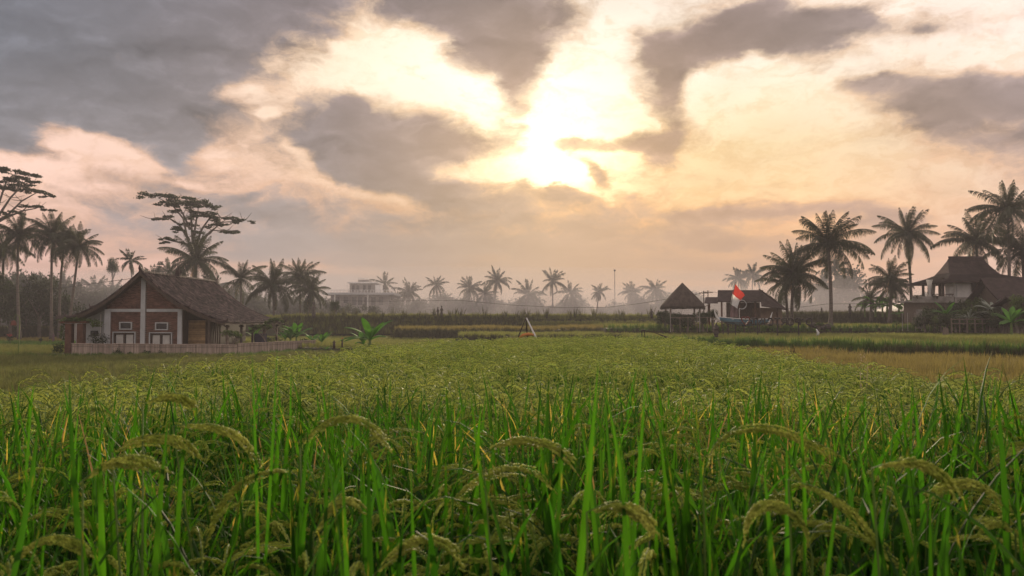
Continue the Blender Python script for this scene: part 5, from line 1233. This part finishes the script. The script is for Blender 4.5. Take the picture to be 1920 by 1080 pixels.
# joglo roof: rings from eave to ridge
xe0, xe1, ye0, ye1 = PX(1716, 84.5) + .2, VX + 9.2, 78.6, 86.6; xr0, xr1, yr = PX(1783, 82.6), PX(1845, 82.6), 82.6; zr = PZ(483, 82.6); zeav = PZ(527, 79)
xf0, xf1, yf0, yf1, zf = xr0 - .8, xr1 + .9, yr - 1.5, yr + 1.5, PZ(514, 81)
def ring(x0, x1, y0, y1, z): return [Vector((x0, y0, z)) - VO, Vector((x1, y0, z)) - VO, Vector((x1, y1, z)) - VO, Vector((x0, y1, z)) - VO]
RG = [ring(xe0, xe1, ye0, ye1, zeav - .14), ring(xe0, xe1, ye0, ye1, zeav)]
for t_ in (.35, .7): RG.append(ring(xe0 + (xf0 - xe0) * t_, xe1 + (xf1 - xe1) * t_, ye0 + (yf0 - ye0) * t_, ye1 + (yf1 - ye1) * t_, zeav + (zf - zeav) * (t_ * .9)))
RG.append(ring(xf0, xf1, yf0, yf1, zf))
for t_ in (.4, .75): RG.append(ring(xf0 + (xr0 - xf0) * (t_ ** .8), xf1 + (xr1 - xf1) * (t_ ** .8), yf0 + (yr - yf0) * t_, yf1 + (yr - yf1) * t_, zf + (zr - zf) * (t_ * .92)))
RG.append(ring(xr0, xr1, yr - .08, yr + .08, zr))
q = MB(); q.add([p for r_ in RG for p in r_], [(i_ * 4 + k, i_ * 4 + (k + 1) % 4, (i_ + 1) * 4 + (k + 1) % 4, (i_ + 1) * 4 + k) for i_ in range(len(RG) - 1) for k in range(4)] + [(3, 2, 1, 0), tuple(len(RG) * 4 - 4 + k for k in range(4))])
vr = q.build('roof', M['tile2'], vl, local=True)
q = MB()
for (i0, i1, rows, cols) in ((1, 4, 14, 60), (4, 7, 16, 26)):
    for sd_ in (0, 3):
        A, B = RG[i0][sd_], RG[i0][(sd_ + 1) % 4]; D_, C_ = RG[i1][sd_], RG[i1][(sd_ + 1) % 4]
        cc = cols if sd_ == 0 else cols // 2
        def pp(u, t):
            f_ = t * (i1 - i0); j = min(int(f_), i1 - i0 - 1); v_ = f_ - j
            e0 = RG[i0 + j][sd_] * (1 - u) + RG[i0 + j][(sd_ + 1) % 4] * u; e1 = RG[i0 + j + 1][sd_] * (1 - u) + RG[i0 + j + 1][(sd_ + 1) % 4] * u
            return e0 * (1 - v_) + e1 * v_
        nn_ = Vector((0, -.5, .85)) if sd_ == 0 else Vector((-.5, 0, .85))
        for r_ in range(rows):
            for c in range(cc):
                h = rnd(.03, .055); q.add([pp(c / cc, r_ / rows) + nn_ * h, pp((c + .93) / cc, r_ / rows) + nn_ * h, pp((c + .93) / cc, min(1, (r_ + 1.1) / rows)) + nn_ * .012, pp(c / cc, min(1, (r_ + 1.1) / rows)) + nn_ * .012], [(0, 1, 2, 3)])
o = q.build('shingles', M['tile2'], None); o.parent = vr; o['kind'] = 'stuff'
q = MB(); q.add([Vector(p) - VO for p in ((xf0 + .2, yr - 1.15, zf + .15), (xf0 + .2, yr + 1.15, zf + .15), (xr0 - .12, yr, zr - .35))], [(0, 1, 2)]); q.add([Vector(p) - VO for p in ((xf0 + .05, yr - 1.25, zf + .13), (xf0 + .05, yr + 1.25, zf + .13), (xr0 - .2, yr, zr - .28))], [(2, 1, 0)]); q.build('gable_board', M['wood2'], vl, local=True)
q = MB(); q.tube([Vector((xr0 - .1, yr, zr + .05)) - VO, Vector((xr1 + .1, yr, zr + .05)) - VO], .09, 6); q.build('ridge_cap', M['tile2'], vl, local=True)
def gable_house(name, label, xa, xb, yc, hw, z_r, z_e, base, wallm='wood2', over=.7):
    t = thing(name, label, 'house', (xa, yc, base)); O_ = Vector(t.location)
    for s_ in (-1, 1):
        pr = []
        for k in range(5): u = k / 4; pr.append((hw * u, z_r - (z_r - z_e) * (u ** .8)))
        q = MB(); vs_ = []
        for xx in (xa - over, xb):
            for yy_, zz in pr: vs_.append(Vector((xx, yc + s_ * yy_, zz)) - O_)
        for xx in (xa - over, xb):
            for yy_, zz in pr: vs_.append(Vector((xx, yc + s_ * yy_, zz - .12)) - O_)
        q.add(vs_, [(k, k + 1, 6 + k, 5 + k) for k in range(4)] + [(10 + k, 15 + k, 16 + k, 11 + k) for k in range(4)] + [(k, 10 + k, 11 + k, k + 1) for k in range(4)] + [(4, 14, 19, 9)])
        rf_ = q.build('roof', M['tile2'], t, local=True)
        q = MB(); cols = int((xb - xa + over) / .3)
        for k in range(4):
            for r_ in range(3):
                t0, t1 = r_ / 3, (r_ + 1) / 3
                for c in range(cols):
                    x0 = xa - over + c * .3; (ya_, za_), (yb_, zb_) = pr[k], pr[k + 1]; h = rnd(.03, .06)
                    q.add([Vector((x0, yc + s_ * (ya_ + (yb_ - ya_) * t0), za_ + (zb_ - za_) * t0 + .015)) - O_, Vector((x0 + .28, yc + s_ * (ya_ + (yb_ - ya_) * t0), za_ + (zb_ - za_) * t0 + .015)) - O_, Vector((x0 + .28, yc + s_ * (ya_ + (yb_ - ya_) * t1), za_ + (zb_ - za_) * t1 + h)) - O_, Vector((x0, yc + s_ * (ya_ + (yb_ - ya_) * t1), za_ + (zb_ - za_) * t1 + h)) - O_], [(0, 1, 2, 3)])
        o = q.build('roof_tiles', M['tile2'], None); o.parent = rf_; o['kind'] = 'stuff'
    q = MB(); q.prism([(yc - hw * .7 - O_.y, base - 1 - O_.z), (yc + hw * .7 - O_.y, base - 1 - O_.z), (yc + hw * .7 - O_.y, z_e + .5 - O_.z), (yc - O_.y, z_r - .35 - O_.z), (yc - hw * .7 - O_.y, z_e + .5 - O_.z)], 0.15, .3, axis='x')
    wo_ = q.build('gable_wall', M[wallm], t, local=True)
    zz = z_e + .3
    while zz < z_r - .6:
        wd = hw * 1.3 * (z_r - .45 - zz) / (z_r - z_e - .8); wd = min(wd, hw * 1.38); q = MB(); q.box((.11, 0, zz + .12 - O_.z), (.05, wd, .20)); o = q.build('plank', M[wallm], None); o.parent = wo_; zz += .22
    q = MB(); q.box(((xb - xa) / 2, -hw * .7, (z_e - base) / 2 - .3), (xb - xa - .4, .2, z_e - base + .8)); q.build('wall', M['plaster2'], t, local=True)
    return t
gable_house('dark_roofed_house', 'house with long dark gabled roof right of the villa', PX(1855, 74.5), 66, 74.5, 2.7, PZ(521, 74.5), PZ(563, 72), 1.8)
gable_house('low_red_roof_house', 'low building with faded reddish roof cut by the right edge', PX(1898, 68), 60, 68, 2.2, PZ(556, 68), PZ(571, 66), 1.5, over=.5)
# garden in front of the villa
for a, b, c_, s_, l, g in [(1758, 558, 79, 12, 'trailing plants on the left of the balcony parapet', 0), (1722, 556, 79.2, 9, 'small tuft on the parapet end', 0), (1800, 562, 76, 20, 'dark bush under the villa corner', 0), (1835, 560, 75, 20, 'leafy bush below the villa window', 1), (1740, 575, 76.5, 18, 'dark bush before the lower storey left', 0), (1772, 575, 75.5, 18, 'dark bush before the lower storey middle', 0), (1812, 580, 73, 18, 'green bush behind the wooden posts', 1), (1850, 583, 72, 20, 'dark bush by the gable foot', 0), (1908, 555, 66, 20, 'dark green bush against the reddish roof', 1), (1885, 585, 68, 16, 'dark bush behind the bright yellow green plant', 0), (1765, 592, 73, 12, 'low shrub before the mesh fence', 0), (1792, 596, 71.5, 12, 'low shrub left of the wooden posts', 0), (1830, 598, 70.5, 14, 'low shrub behind the wooden rail', 1), (1862, 598, 70, 14, 'low shrub right of the wooden rail', 0)]:
    base = 4.85 if b < 559 and c_ > 78 else 1.6
    bushtree(a, b - 3, c_, s_ * 1.45, base, l, name='garden_bush', cat='bush', green=bool(g), group='bushes of the villa garden')
for a, b, c_, s_, l in [(1735, 583, 73.5, 30, 'broad dark bush filling the corner under the balcony'), (1775, 585, 72.5, 30, 'broad dark bush behind the mesh fence end'), (1808, 572, 74, 34, 'tall dark bush beneath the villa corner wall'), (1838, 575, 73, 34, 'tall leafy bush between the villa and the gabled roof'), (1880, 578, 68, 34, 'broad bush before the dark gabled roof'), (1915, 572, 66, 34, 'broad bush at the right edge under the reddish roof')]:
    bushtree(a, b, c_, s_, 1.6, l, name='garden_bush', cat='bush', green=a in (1838, 1915), group='bushes of the villa garden')
banana_plant(PX(1818, 72), 72, 1.7, 2.2, 14, 'silver green fan of spiky leaves before the villa', 'agave', 'silver', .14, 'agave', .35)
banana_plant(PX(1862, 71), 71, 1.9, 3.0, 16, 'large grey fan leaved plant by the gable', 'fan_palm', 'silver', .2, 'fan palm', .3)
banana_plant(PX(1872, 70.5), 70.5, 1.9, 2.4, 14, 'second grey fan leaved plant right of the larger one', 'fan_palm', 'silver', .2, 'fan palm', .3)
banana_plant(PX(1896, 62), 62, 1.2, 2.6, 12, 'bright yellow green leafy plant at the right edge', m='banana', erect=.35)
banana_plant(PX(1774, 74), 74, 2.0, 2.4, 9, 'dark banana plant in front of the lower storey', erect=.35)
for a, c_, h, l in [(1642, 94, 3.2, 'banana plant left of the low palm clump'), (1655, 94.5, 2.8, 'banana plant between the thin trunks'), (1686, 93, 3.0, 'banana plant right of the low palm clump'), (1622, 96, 2.4, 'small banana plant near the smoke'), (1664, 94, 3.3, 'tall banana plant at the foot of the thin trunks'), (1703, 90, 3.0, 'banana plant at the foot of the tall slender palm')]:
    banana_plant(PX(a, c_), c_, 3.0 if c_ > 91 else 2.0, h, 8, l, erect=.4)
# wooden rail fence and mesh fence
rfn = thing('rail_fence', 'weathered wooden post and rail fence before the villa garden', 'fence', (PX(1783, 70), 70, 1.55))
for x0 in (1784, 1799, 1813, 1828, 1842, 1856, 1870, 1884, 1899, 1913): q = MB(); xx = PX(x0, 70) - rfn.location.x; q.box((xx, 0, .45), (.09, .09, 1.3)); q.build('post', M['wood2'], rfn, local=True)
for z_ in (.62, 1.0): q = MB(); q.box(((PX(1930, 70) - PX(1783, 70)) / 2, -.07, z_), (PX(1930, 70) - PX(1783, 70), .04, .07)); q.build('rail', M['wood2'], rfn, local=True)
mf = thing('mesh_fence', 'tall wire mesh fence on thin posts left of the villa garden', 'fence', (PX(1690, 74), 74, 1.7))
for x0 in (1692, 1702, 1716, 1728, 1743, 1760, 1773, 1786): q = MB(); xx = PX(x0, 74) - mf.location.x; q.tube([(xx, 0, -.2), (xx, 0, 1.45)], .03, 5); q.build('post', M['concrete'], mf, local=True)
q = MB(); Wd = PX(1786, 74) - PX(1692, 74); x00 = PX(1692, 74) - mf.location.x
for k in range(24): q.tube([(x00 + Wd * k / 24, 0, 0), (x00 + Wd * k / 24, 0, 1.35)], .006, 3, cap=False)
for k in range(8): q.tube([(x00, 0, .1 + k * .18), (x00 + Wd, 0, .1 + k * .18)], .006, 3, cap=False)
o = q.build('wire_mesh', M['wire'], mf, local=True); o['kind'] = 'stuff'
q = MB(); q.box((0, 0, .9), (.4, .4, 1.8)); o = q.build('gate_pillar', M['concrete']); o.location = (PX(1724, 75), 75, 1.7); tag(o, 'pale concrete pillar behind the mesh fence', 'pillar')
# small trees in the right field
for a, c_, h, l in [(1681, 72, 1.0, 'small round sapling in the right field'), (1753, 68, 1.3, 'sapling with bright tuft before the mesh fence')]:
    t = thing('sapling', l, 'sapling', (PX(a, c_), c_, 1.2)); q = MB(); q.tube([(0, 0, -.2), (0, 0, h)], .02, 5); q.build('stem', M['wood'], t, local=True); c = MB(); leafpad(c, (0, 0, h), (.35, .3, .4), 160, .06); c.build('crown', M['foliage2'], t, local=True)
q = MB(); q.prism([(-.3, -.2), (.3, -.2), (.22, .9), (-.12, 1.0)], -.06, .06, axis='y'); o = q.build('grey_board', M['wood2']); o.location = (PX(1772, 64), 64, .9); tag(o, 'weathered grey board standing in the stubble field', 'board')

# ------------------------------------------------------------------ odds and ends
def mast(name, label, cat, px, Y, y0, base, r_, m='metal'):
    z_ = PZ(y0, Y); t = thing(name, label, cat, (PX(px, Y), Y, base)); q = MB(); q.tube([(0, 0, 0), (0, 0, z_ - base)], [r_, r_ * .7], 6); q.build('mast', M[m], t, local=True); return t, z_ - base
t, h = mast('antenna_mast', 'thin tall antenna mast rising from the hazy trees', 'mast', 1153, 200, 507, 1.5, .12)
q = MB(); q.box((0, 0, h), (.5, .2, .4)); q.build('antenna', M['metal'], t, local=True)
for a, yt, l in [(1320, 545, 'left thin utility pole between gazebo and flag hut'), (1328, 544, 'right thin utility pole between gazebo and flag hut')]:
    t, h = mast('utility_pole', l, 'pole', a, 84, yt, 1.7, .07, 'wood'); q = MB(); q.box((0, 0, h - .25), (1.0, .08, .08)); q.build('crossarm', M['wood'], t, local=True)
def wire(label, pts, Y0, Y1, r_=.018):
    q = MB(); n_ = len(pts); q.tube([at(p[0], p[1], Y0 + (Y1 - Y0) * i_ / (n_ - 1)) for i_, p in enumerate(pts)], r_, 4); o = q.build('power_line', M['wire'], smooth=True); tag(o, label, 'cable')
wire('dark cable sagging from the left edge up to the tiled roof', [(-60, 556), (0, 552), (60, 546), (120, 539), (180, 531), (248, 522)], 78, 58, .02)
wire('long thin cable sagging across the middle haze', [(590, 562), (700, 565), (860, 563), (960, 572), (1060, 577), (1140, 576), (1200, 569), (1320, 549)], 120, 84, .022)
wire('short cable between the poles and the flag hut roof', [(1288, 556), (1306, 552), (1320, 546.5), (1328, 546), (1345, 549)], 84, 82, .015)
wire('thin cable across the haze right of the dark palm', [(1440, 583), (1550, 570), (1650, 569), (1700, 571)], 90, 90, .02)
# tripod of poles
tp = thing('pole_tripod', 'leaning tripod with one white pole at the field end', 'tripod', (PX(987, 34), 34, .3)); TO = Vector(tp.location)
def tq(px, py, dy=0): p = at(px, py, 34) - TO; p.y += dy; return p
for a, b, r_, m, dy in [((1003, 629), (987, 596), .045, 'wpaint', -.2), ((974, 626), (986, 596), .028, 'wood', .1), ((988, 616), (986, 596), .03, 'wood', .5)]:
    q = MB(); p0, p1 = tq(*a, dy), tq(*b); d__ = (p0 - p1).normalized(); q.tube([p0 + d__ * 1.0, p0, p1], [r_, r_, r_ * .7], 6); q.build('pole', M[m], tp, local=True)
q = MB(); q.tube([at(973, 634, 33), at(980, 629, 33), at(990, 626.5, 33), at(1001, 628, 33)], [.03, .07, .07, .05], 6); tag(q.build('orange_sheet', M['orange'], smooth=True), 'crumpled orange brown sheet lying at the tripod foot', 'sheet')
# little tap stand with slanting stick
t = thing('post_stand', 'small dark stand with a long slanting stick at the rice edge', 'stand', (PX(1206, 30), 30, .6)); TO = Vector(t.location)
q = MB(); q.box(at(1206, 619.5, 30) - TO, (.16, .12, .04)); q.build('top', M['metal'], t, local=True)
for x0 in (1203.5, 1208.5): q = MB(); p = at(x0, 620, 30) - TO; q.tube([p, (p.x, p.y, 0)], .015, 5); q.build('leg', M['metal'], t, local=True)
q = MB(); q.tube([at(1209, 620, 30) - TO, at(1225, 623, 30) - TO, at(1258, 635, 29) - TO], [.012, .014, .03], 5); q.build('stick', M['wood'], t, local=True)
# carved stump with dry fern
t = thing('carved_stump', 'dark carved stump with a bent dry branch on top', 'stump', (PX(1343, 45), 45, .45)); TO = Vector(t.location)
q = MB(); n_ = 9; q.tube([at(1343 + rnd(-1, 1) * (k > 0), 632 - (632 - 608) * k / (n_ - 1), 45) - TO for k in range(n_)], [.13, .11, .14, .15, .12, .16, .14, .10, .05], 8); q.build('body', M['stone'], t, local=True)
q = MB(); q.tube([at(1343, 609, 45) - TO, at(1345, 603, 45) - TO, at(1349, 602, 45) - TO], .02, 5); q.tube([at(1343, 606, 45) - TO, at(1338, 613, 45) - TO], [.03, .01], 5); q.build('branch', M['wood'], t, local=True)
# dead weed, plumed weed
def weed_thing(name, label, px, py, Y, base, h, m, n=9, w_=.012):
    t = thing(name, label, 'weed', (PX(px, Y), Y, base)); H = PZ(py, Y) - base
    for i_ in range(n):
        q = MB(); a = rnd(0, 6.28); q.tube([(0, 0, 0), (.02 * math.cos(a), .02 * math.sin(a), H * .6), (h * math.cos(a), h * math.sin(a), H * rnd(.85, 1.0))], [w_ * .6, w_ * .5, w_ * .3], 4); q.build('stalk', M[m], t, local=True)
    return t, H
weed_thing('dead_weed', 'dark dead weed sticking out of the green rice edge', 1483, 641, 17, .4, .09, 'wood', 8)
t, H = weed_thing('plumed_weed', 'pale pinkish plumed grass standing above the rice', 1617, 664, 8.2, .68, .05, 'plume', 3, .006)
c = MB()
for k in range(34):
    z_ = H - .34 * k / 34; a = k * 2.4; r_ = .015 + .07 * (k / 34); leafpad(c, (r_ * math.cos(a), r_ * math.sin(a), z_), (.012, .012, .016), 5, .006)
c.build('seed_head', M['plume'], t, local=True)
# basket lantern on a bent pole
ln = thing('basket_lantern', 'wicker basket lantern hanging from a bent bamboo pole', 'lantern', (PX(35, 52), 52, 0)); LO = Vector(ln.location)
def lq(px, py): return at(px, py, 52) - LO
q = MB(); q.tube([(0, 0, -.1), lq(35.5, 640), lq(37, 600), lq(36.5, 594), lq(33, 590.5), lq(29.5, 590.5), lq(27, 593), lq(26.3, 600)], [.03, .028, .022, .018, .016, .014, .012, .01], 6); q.build('pole', M['stem'], ln, smooth=True, local=True)
p = lq(25.8, 600.5)
q = MB(); n_ = 12; rr = [(.02, 0), (.10, -.04), (.15, -.14), (.175, -.26), (.17, -.33)]
q.add([(p.x + r_ * math.cos(6.2832 * k / n_), p.y + r_ * math.sin(6.2832 * k / n_), p.z + z_) for r_, z_ in rr for k in range(n_)], [(j * n_ + k, j * n_ + (k + 1) % n_, (j + 1) * n_ + (k + 1) % n_, (j + 1) * n_ + k) for j in range(4) for k in range(n_)]); q.build('shade', M['terracotta'], ln, smooth=True, local=True)
q = MB()
for k in range(n_): a = 6.2832 * k / n_; q.tube([(p.x + r_ * 1.05 * math.cos(a), p.y + r_ * 1.05 * math.sin(a), p.z + z_) for r_, z_ in rr], .007, 3)
o = q.build('wicker_ribs', M['wood'], ln, local=True)
# field shrines, scarecrow figures, statues
def figure(name, label, cat, px, py0, py1, Y, wpx, m1, m2=None, group=None):
    z0_, z1_ = PZ(py1, Y), PZ(py0, Y); H = z1_ - z0_; w__ = wpx / ppm(Y); t = thing(name, label, cat, (PX(px, Y), Y, z0_), group)
    q = MB(); q.tube([(0, 0, -.3), (0, 0, H * .1), (0, 0, H * .35), (0, 0, H * .6), (0, 0, H * .75)], [w__ * .42, w__ * .5, w__ * .38, w__ * .5, w__ * .25], 8); q.build('body', M[m1], t, smooth=True, local=True)
    q = MB(); q.blob((0, 0, H * .87), (w__ * .28, w__ * .28, H * .13), 8, 6); q.build('head', M[m2 or m1], t, smooth=True, local=True)
    q = MB(); q.tube([(-w__ * .6, 0, H * .42), (-w__ * .42, 0, H * .62), (0, 0, H * .7), (w__ * .42, 0, H * .62), (w__ * .6, 0, H * .45)], [w__ * .08, w__ * .11, w__ * .14, w__ * .11, w__ * .08], 6); q.build('arms', M[m1], t, smooth=True, local=True)
    return t
figure('garden_statue', 'dark slim statue on the far bank, left of a pair', 'statue', 821, 575, 592, 99.5, 4, 'stone', group='pair of statues on the bank')
figure('garden_statue', 'dark leafy statue on the far bank, right of a pair', 'statue', 828, 573, 590, 99.5, 5, 'stone', group='pair of statues on the bank')
figure('stone_shrine', 'dark shrine figure on the bank right of the roof end', 'shrine', 588, 566, 592, 99, 7, 'stone')
figure('garden_statue', 'dark squat statue at the left of the gazebo bushes', 'statue', 1222, 579, 592, 84, 5, 'stone')
figure('scarecrow', 'small scarecrow in purple and white cloth in the left field', 'scarecrow', 101, 625, 636, 88, 4, 'purple', 'purple')
figure('field_figure', 'tiny dark figure of bound straw between fence end and banana plant', 'scarecrow', 642, 633, 645, 58, 3.4, 'wood', 'redflower')
figure('field_figure', 'round dark stump figure just right of the fence end', 'scarecrow', 627, 638, 646, 58, 5, 'wood')
figure('garden_statue', 'dark figure on the hedge bank beside the white smoke', 'statue', 1594, 569, 584, 96, 6, 'stone')
figure('garden_statue', 'tiny dark figure on the hedge bank left of the tall palm trunk', 'statue', 1541, 576, 584, 97, 3, 'stone')
for a, b, Y, s_, l in [(20, 634, 80, .45, 'small shrub with red blossoms in the left green strip'), (77, 637, 80, .2, 'tiny dark tuft in the left green strip')]:
    t = thing('flower_shrub', l, 'shrub', (PX(a, Y), Y, 0)); H = PZ(b, Y); c = MB(); leafpad(c, (0, 0, H), (s_, s_ * .7, s_ * .9), 220, .07); c.build('crown', M['foliage'], t, local=True)
    q = MB(); q.tube([(0, 0, -.1), (0, 0, H)], .03, 5); q.build('stem', M['wood'], t, local=True)
    if s_ > .3: c = MB(); leafpad(c, (0, -.1, H + .25), (s_ * .8, s_ * .5, .2), 60, .06); c.build('blossoms', M['redflower'], t, local=True)
# palm foot stones and bits by the sign
q = MB()
for k in range(9): q.blob((rnd(-1.1, 1.1), rnd(-.3, .3), rnd(.05, .3)), (rnd(.2, .4), .25, rnd(.15, .3)), 7, 5, 0, .15)
o = q.build('rubble_heap', M['stone']); o.location = (PX(1545, 74.8), 74.8, 1.72); o['kind'] = 'stuff'
q = MB(); q.tube([(0, 0, -.2), (.12, 0, .2), (-.03, 0, .5)], [.12, .10, .04], 7); o = q.build('white_sack', M['wpaint'], smooth=True); o.location = (PX(1531, 64), 64, 1.25); tag(o, 'small white bag leaning right of the reversed lettering', 'bag')
frangipani(PX(1534, 66), 66, 1.0, 1.5, 'small leafy frangipani right of the lettering', .7)
bx = thing('bird', 'tiny dark bird gliding above the tall slender palm', 'bird', tuple(at(1591, 410, 60)))
q = MB(); q.blob((0, 0, 0), (.16, .05, .05), 8, 5); q.build('body', M['metal'], bx, smooth=True, local=True)
for s_ in (-1, 1): q = MB(); q.add([(-.05, 0, .02), (.07, 0, .02), (.02, s_ * .22, .07), (-.06, s_ * .42, .02), (-.06, s_ * .2, .06)], [(0, 1, 2, 4), (4, 2, 3)]); q.build('wing', M['metal'], bx, local=True)

# ------------------------------------------------------------------ the nearest rice plants, one by one
def hero(px, Y, label, heads, blades, group='foremost rice plants'):
    """heads: list of pixel polylines of arching seed heads; blades: (tip px, tip py, base px, base py, width px)"""
    base = Vector((PX(px, Y), Y, float(main_z(np.array([PX(px, Y)]), np.array([Y]))[0]))); t = thing('rice_plant', label, 'rice plant', tuple(base), group)
    for pl in heads:
        P = [at(a, b, Y) + Vector((0, rnd(-.01, .01), 0)) for a, b in pl]; P = [p - base for p in P]
        # smooth the polyline
        for _ in range(2):
            Q = [P[0]]
            for i_ in range(len(P) - 1): Q += [P[i_] * .75 + P[i_ + 1] * .25, P[i_] * .25 + P[i_ + 1] * .75]
            Q.append(P[-1]); P = Q
        q = MB(); p0 = P[0]; mid = Vector((p0.x * .35, p0.y, p0.z * .5)); q.tube([(rnd(-.02, .02), 0, 0), mid, p0], [.0032, .0026, .0018], 4); q.build('stem', M['stem'], t, local=True)
        q = MB(); panicle(q, P, 0, 1, 420, 0, .0105, .0088, .0024); q.build('seed_head', [M['grain_near'], M['stem']], t, local=True)
    for (tx, ty, bx_, by_, wpx) in blades:
        tip = at(tx, ty, Y) - base; low = at(bx_ + (bx_ - tx) * .8, by_ + (by_ - ty) * .9, Y + rnd(-.05, .05)) - base; q = MB(); n_ = 9; wd = wpx / ppm(Y) * .31; sw = rnd(-.03, .03); vs_ = []
        ctrl = low * .5 + tip * .5 + Vector((rnd(-.012, .012), rnd(-.02, .02), 0)); tw = rnd(-.5, .5)
        for k in range(n_ + 1):
            u = k / n_; p = low * (1 - u) ** 2 + ctrl * 2 * u * (1 - u) + tip * u * u; ww = wd * (min(1, .6 + 1.6 * u)) * (1 - u ** 2.6); sd = Vector((math.cos(tw + u * .5), math.sin(tw + u * .5), 0))
            vs_ += [p - sd * ww + Vector((0, -ww * .35, 0)), p, p + sd * ww + Vector((0, -ww * .35, 0))]
        q.add(vs_, [(k * 3 + j, k * 3 + j + 1, k * 3 + j + 4, k * 3 + j + 3) for k in range(n_) for j in (0, 1)]); q.build('leaf', M['leaf'], t, local=True, smooth=True)
hero(1330, 1.45, 'rice plant with the largest thick arching seed head right of centre', [[(1318, 900), (1325, 860), (1350, 815), (1400, 797), (1460, 800), (1520, 825), (1575, 850), (1600, 885)]], [(1300, 690, 1330, 980, 16), (1232, 760, 1260, 1010, 18)])
hero(470, 1.7, 'rice plant with a pale arching seed head over the left half', [[(322, 800), (370, 792), (430, 800), (470, 830), (490, 870)], [(380, 1040), (400, 960), (440, 905), (500, 872), (550, 868)]], [(472, 655, 480, 920, 12), (520, 650, 505, 900, 12)])
hero(870, 1.75, 'rice plant with two curved seed heads near the middle', [[(830, 1010), (850, 930), (900, 890), (960, 868), (1010, 880), (1045, 920)], [(880, 985), (900, 975), (940, 970), (980, 985)]], [(935, 790, 905, 990, 22), (1010, 770, 1025, 960, 16)])
hero(690, 1.3, 'rice plant with wide upright blades left of centre', [[(700, 1080), (760, 1010), (820, 1000), (870, 1040)]], [(690, 762, 700, 1080, 26), (770, 870, 780, 1080, 20), (640, 830, 650, 1060, 18)])
hero(1110, 1.25, 'rice plant with the tallest pointed blade near the middle', [[(1100, 960), (1150, 935), (1200, 950), (1230, 990)]], [(1122, 676, 1098, 930, 26), (1212, 682, 1196, 880, 15), (1165, 830, 1180, 1060, 24)])
hero(185, 1.35, 'rice plant with broad dark green blades on the left', [[(20, 1060), (60, 1010), (120, 1000), (180, 1030)], [(160, 900), (200, 860), (260, 850), (320, 870)]], [(186, 800, 190, 1080, 26), (130, 690, 150, 930, 20), (74, 760, 40, 960, 18), (318, 760, 300, 1000, 18)])
hero(1895, 1.5, 'rice plant with a tall single blade at the right edge', [[(1890, 960), (1850, 905), (1790, 890), (1730, 920)], [(1900, 1000), (1870, 970), (1830, 985)]], [(1866, 698, 1880, 940, 24), (1900, 790, 1915, 1000, 18), (1800, 800, 1770, 1010, 18)])
hero(1500, 1.3, 'rice plant bending a golden seed head low on the right', [[(1480, 900), (1540, 915), (1600, 950), (1640, 1010), (1665, 1060)], [(1520, 1040), (1510, 980), (1480, 950), (1440, 930), (1400, 950), (1390, 1010)]], [(1492, 680, 1500, 900, 14), (1590, 760, 1560, 980, 16), (1430, 850, 1450, 1060, 20)])
hero(1690, 1.25, 'rice plant with very broad blurred blades low on the right', [[(1640, 880), (1680, 860), (1730, 862), (1780, 890), (1800, 930)]], [(1665, 870, 1640, 1080, 34), (1600, 790, 1640, 960, 14), (1830, 880, 1800, 1080, 22)])
hero(290, 1.55, 'rice plant with drooping seed heads at the lower left', [[(205, 850), (250, 822), (300, 812), (350, 822), (380, 860)], [(270, 760), (300, 740), (340, 735), (375, 752)]], [(262, 700, 250, 900, 14), (352, 770, 340, 980, 18)])
hero(985, 1.5, 'rice plant with thin blades crossing in the middle', [[(905, 850), (950, 822), (1000, 818), (1050, 835), (1085, 870)]], [(1060, 740, 1045, 960, 18), (968, 850, 985, 1050, 18), (880, 720, 905, 920, 14)])
hero(600, 1.6, 'rice plant with a dark curved seed head left of centre', [[(560, 840), (600, 790), (650, 775), (700, 790), (735, 830)], [(590, 1000), (620, 940), (660, 930), (690, 960)]], [(582, 770, 562, 990, 18), (620, 700, 615, 900, 12)])

# ------------------------------------------------------------------ air: haze box, ground mist, smoke
def vol(name, col, dens, aniso, build):
    m = bpy.data.materials.new(name); m.use_nodes = True; T = NT(m.node_tree); T.n.clear()
    p = T.add('ShaderNodeVolumePrincipled'); p.inputs['Color'].default_value = (*col, 1); p.inputs['Density'].default_value = dens; p.inputs['Anisotropy'].default_value = aniso
    o_ = T.add('ShaderNodeOutputMaterial'); T.link(p.outputs[0], o_.inputs['Volume']); ob = build.build(name, m); ob['kind'] = 'stuff'; return ob
q = MB(); q.box((0, 275, 12.5), (1420, 870, 28.0)); HZ = vol('haze', (.47, .46, .51), 0.0011, 0.25, q)
q = MB(); q.blob((-20, 185, 3.0), (170, 48, 12.0), 32, 12); vol('mist', (.54, .52, .56), 0.0045, 0.3, q)
q = MB(); q.blob((35, 160, 4.0), (70, 28, 5.5), 28, 12); vol('mist', (.54, .52, .56), 0.0075, 0.3, q)
q = MB(); q.blob((-80, 128, 3.0), (52, 16, 8.0), 28, 12); vol('mist', (.52, .51, .56), 0.012, 0.3, q)
for (a, b, rx, rz, dd) in [(1672, 583, 2.2, .45, .5), (1680, 579, 1.6, .7, .5), (1695, 577, 1.2, .9, .45), (1706, 582, 1.6, .5, .4), (1655, 585, 1.5, .3, .4), (1729, 585, 2.0, .6, .3)]:
    c0 = at(a, b, 104); q = MB(); q.blob(tuple(c0), (rx, 1.2, rz), 16, 10, 0, .12); vol('smoke', (.97, .95, .93), dd, .45, q)
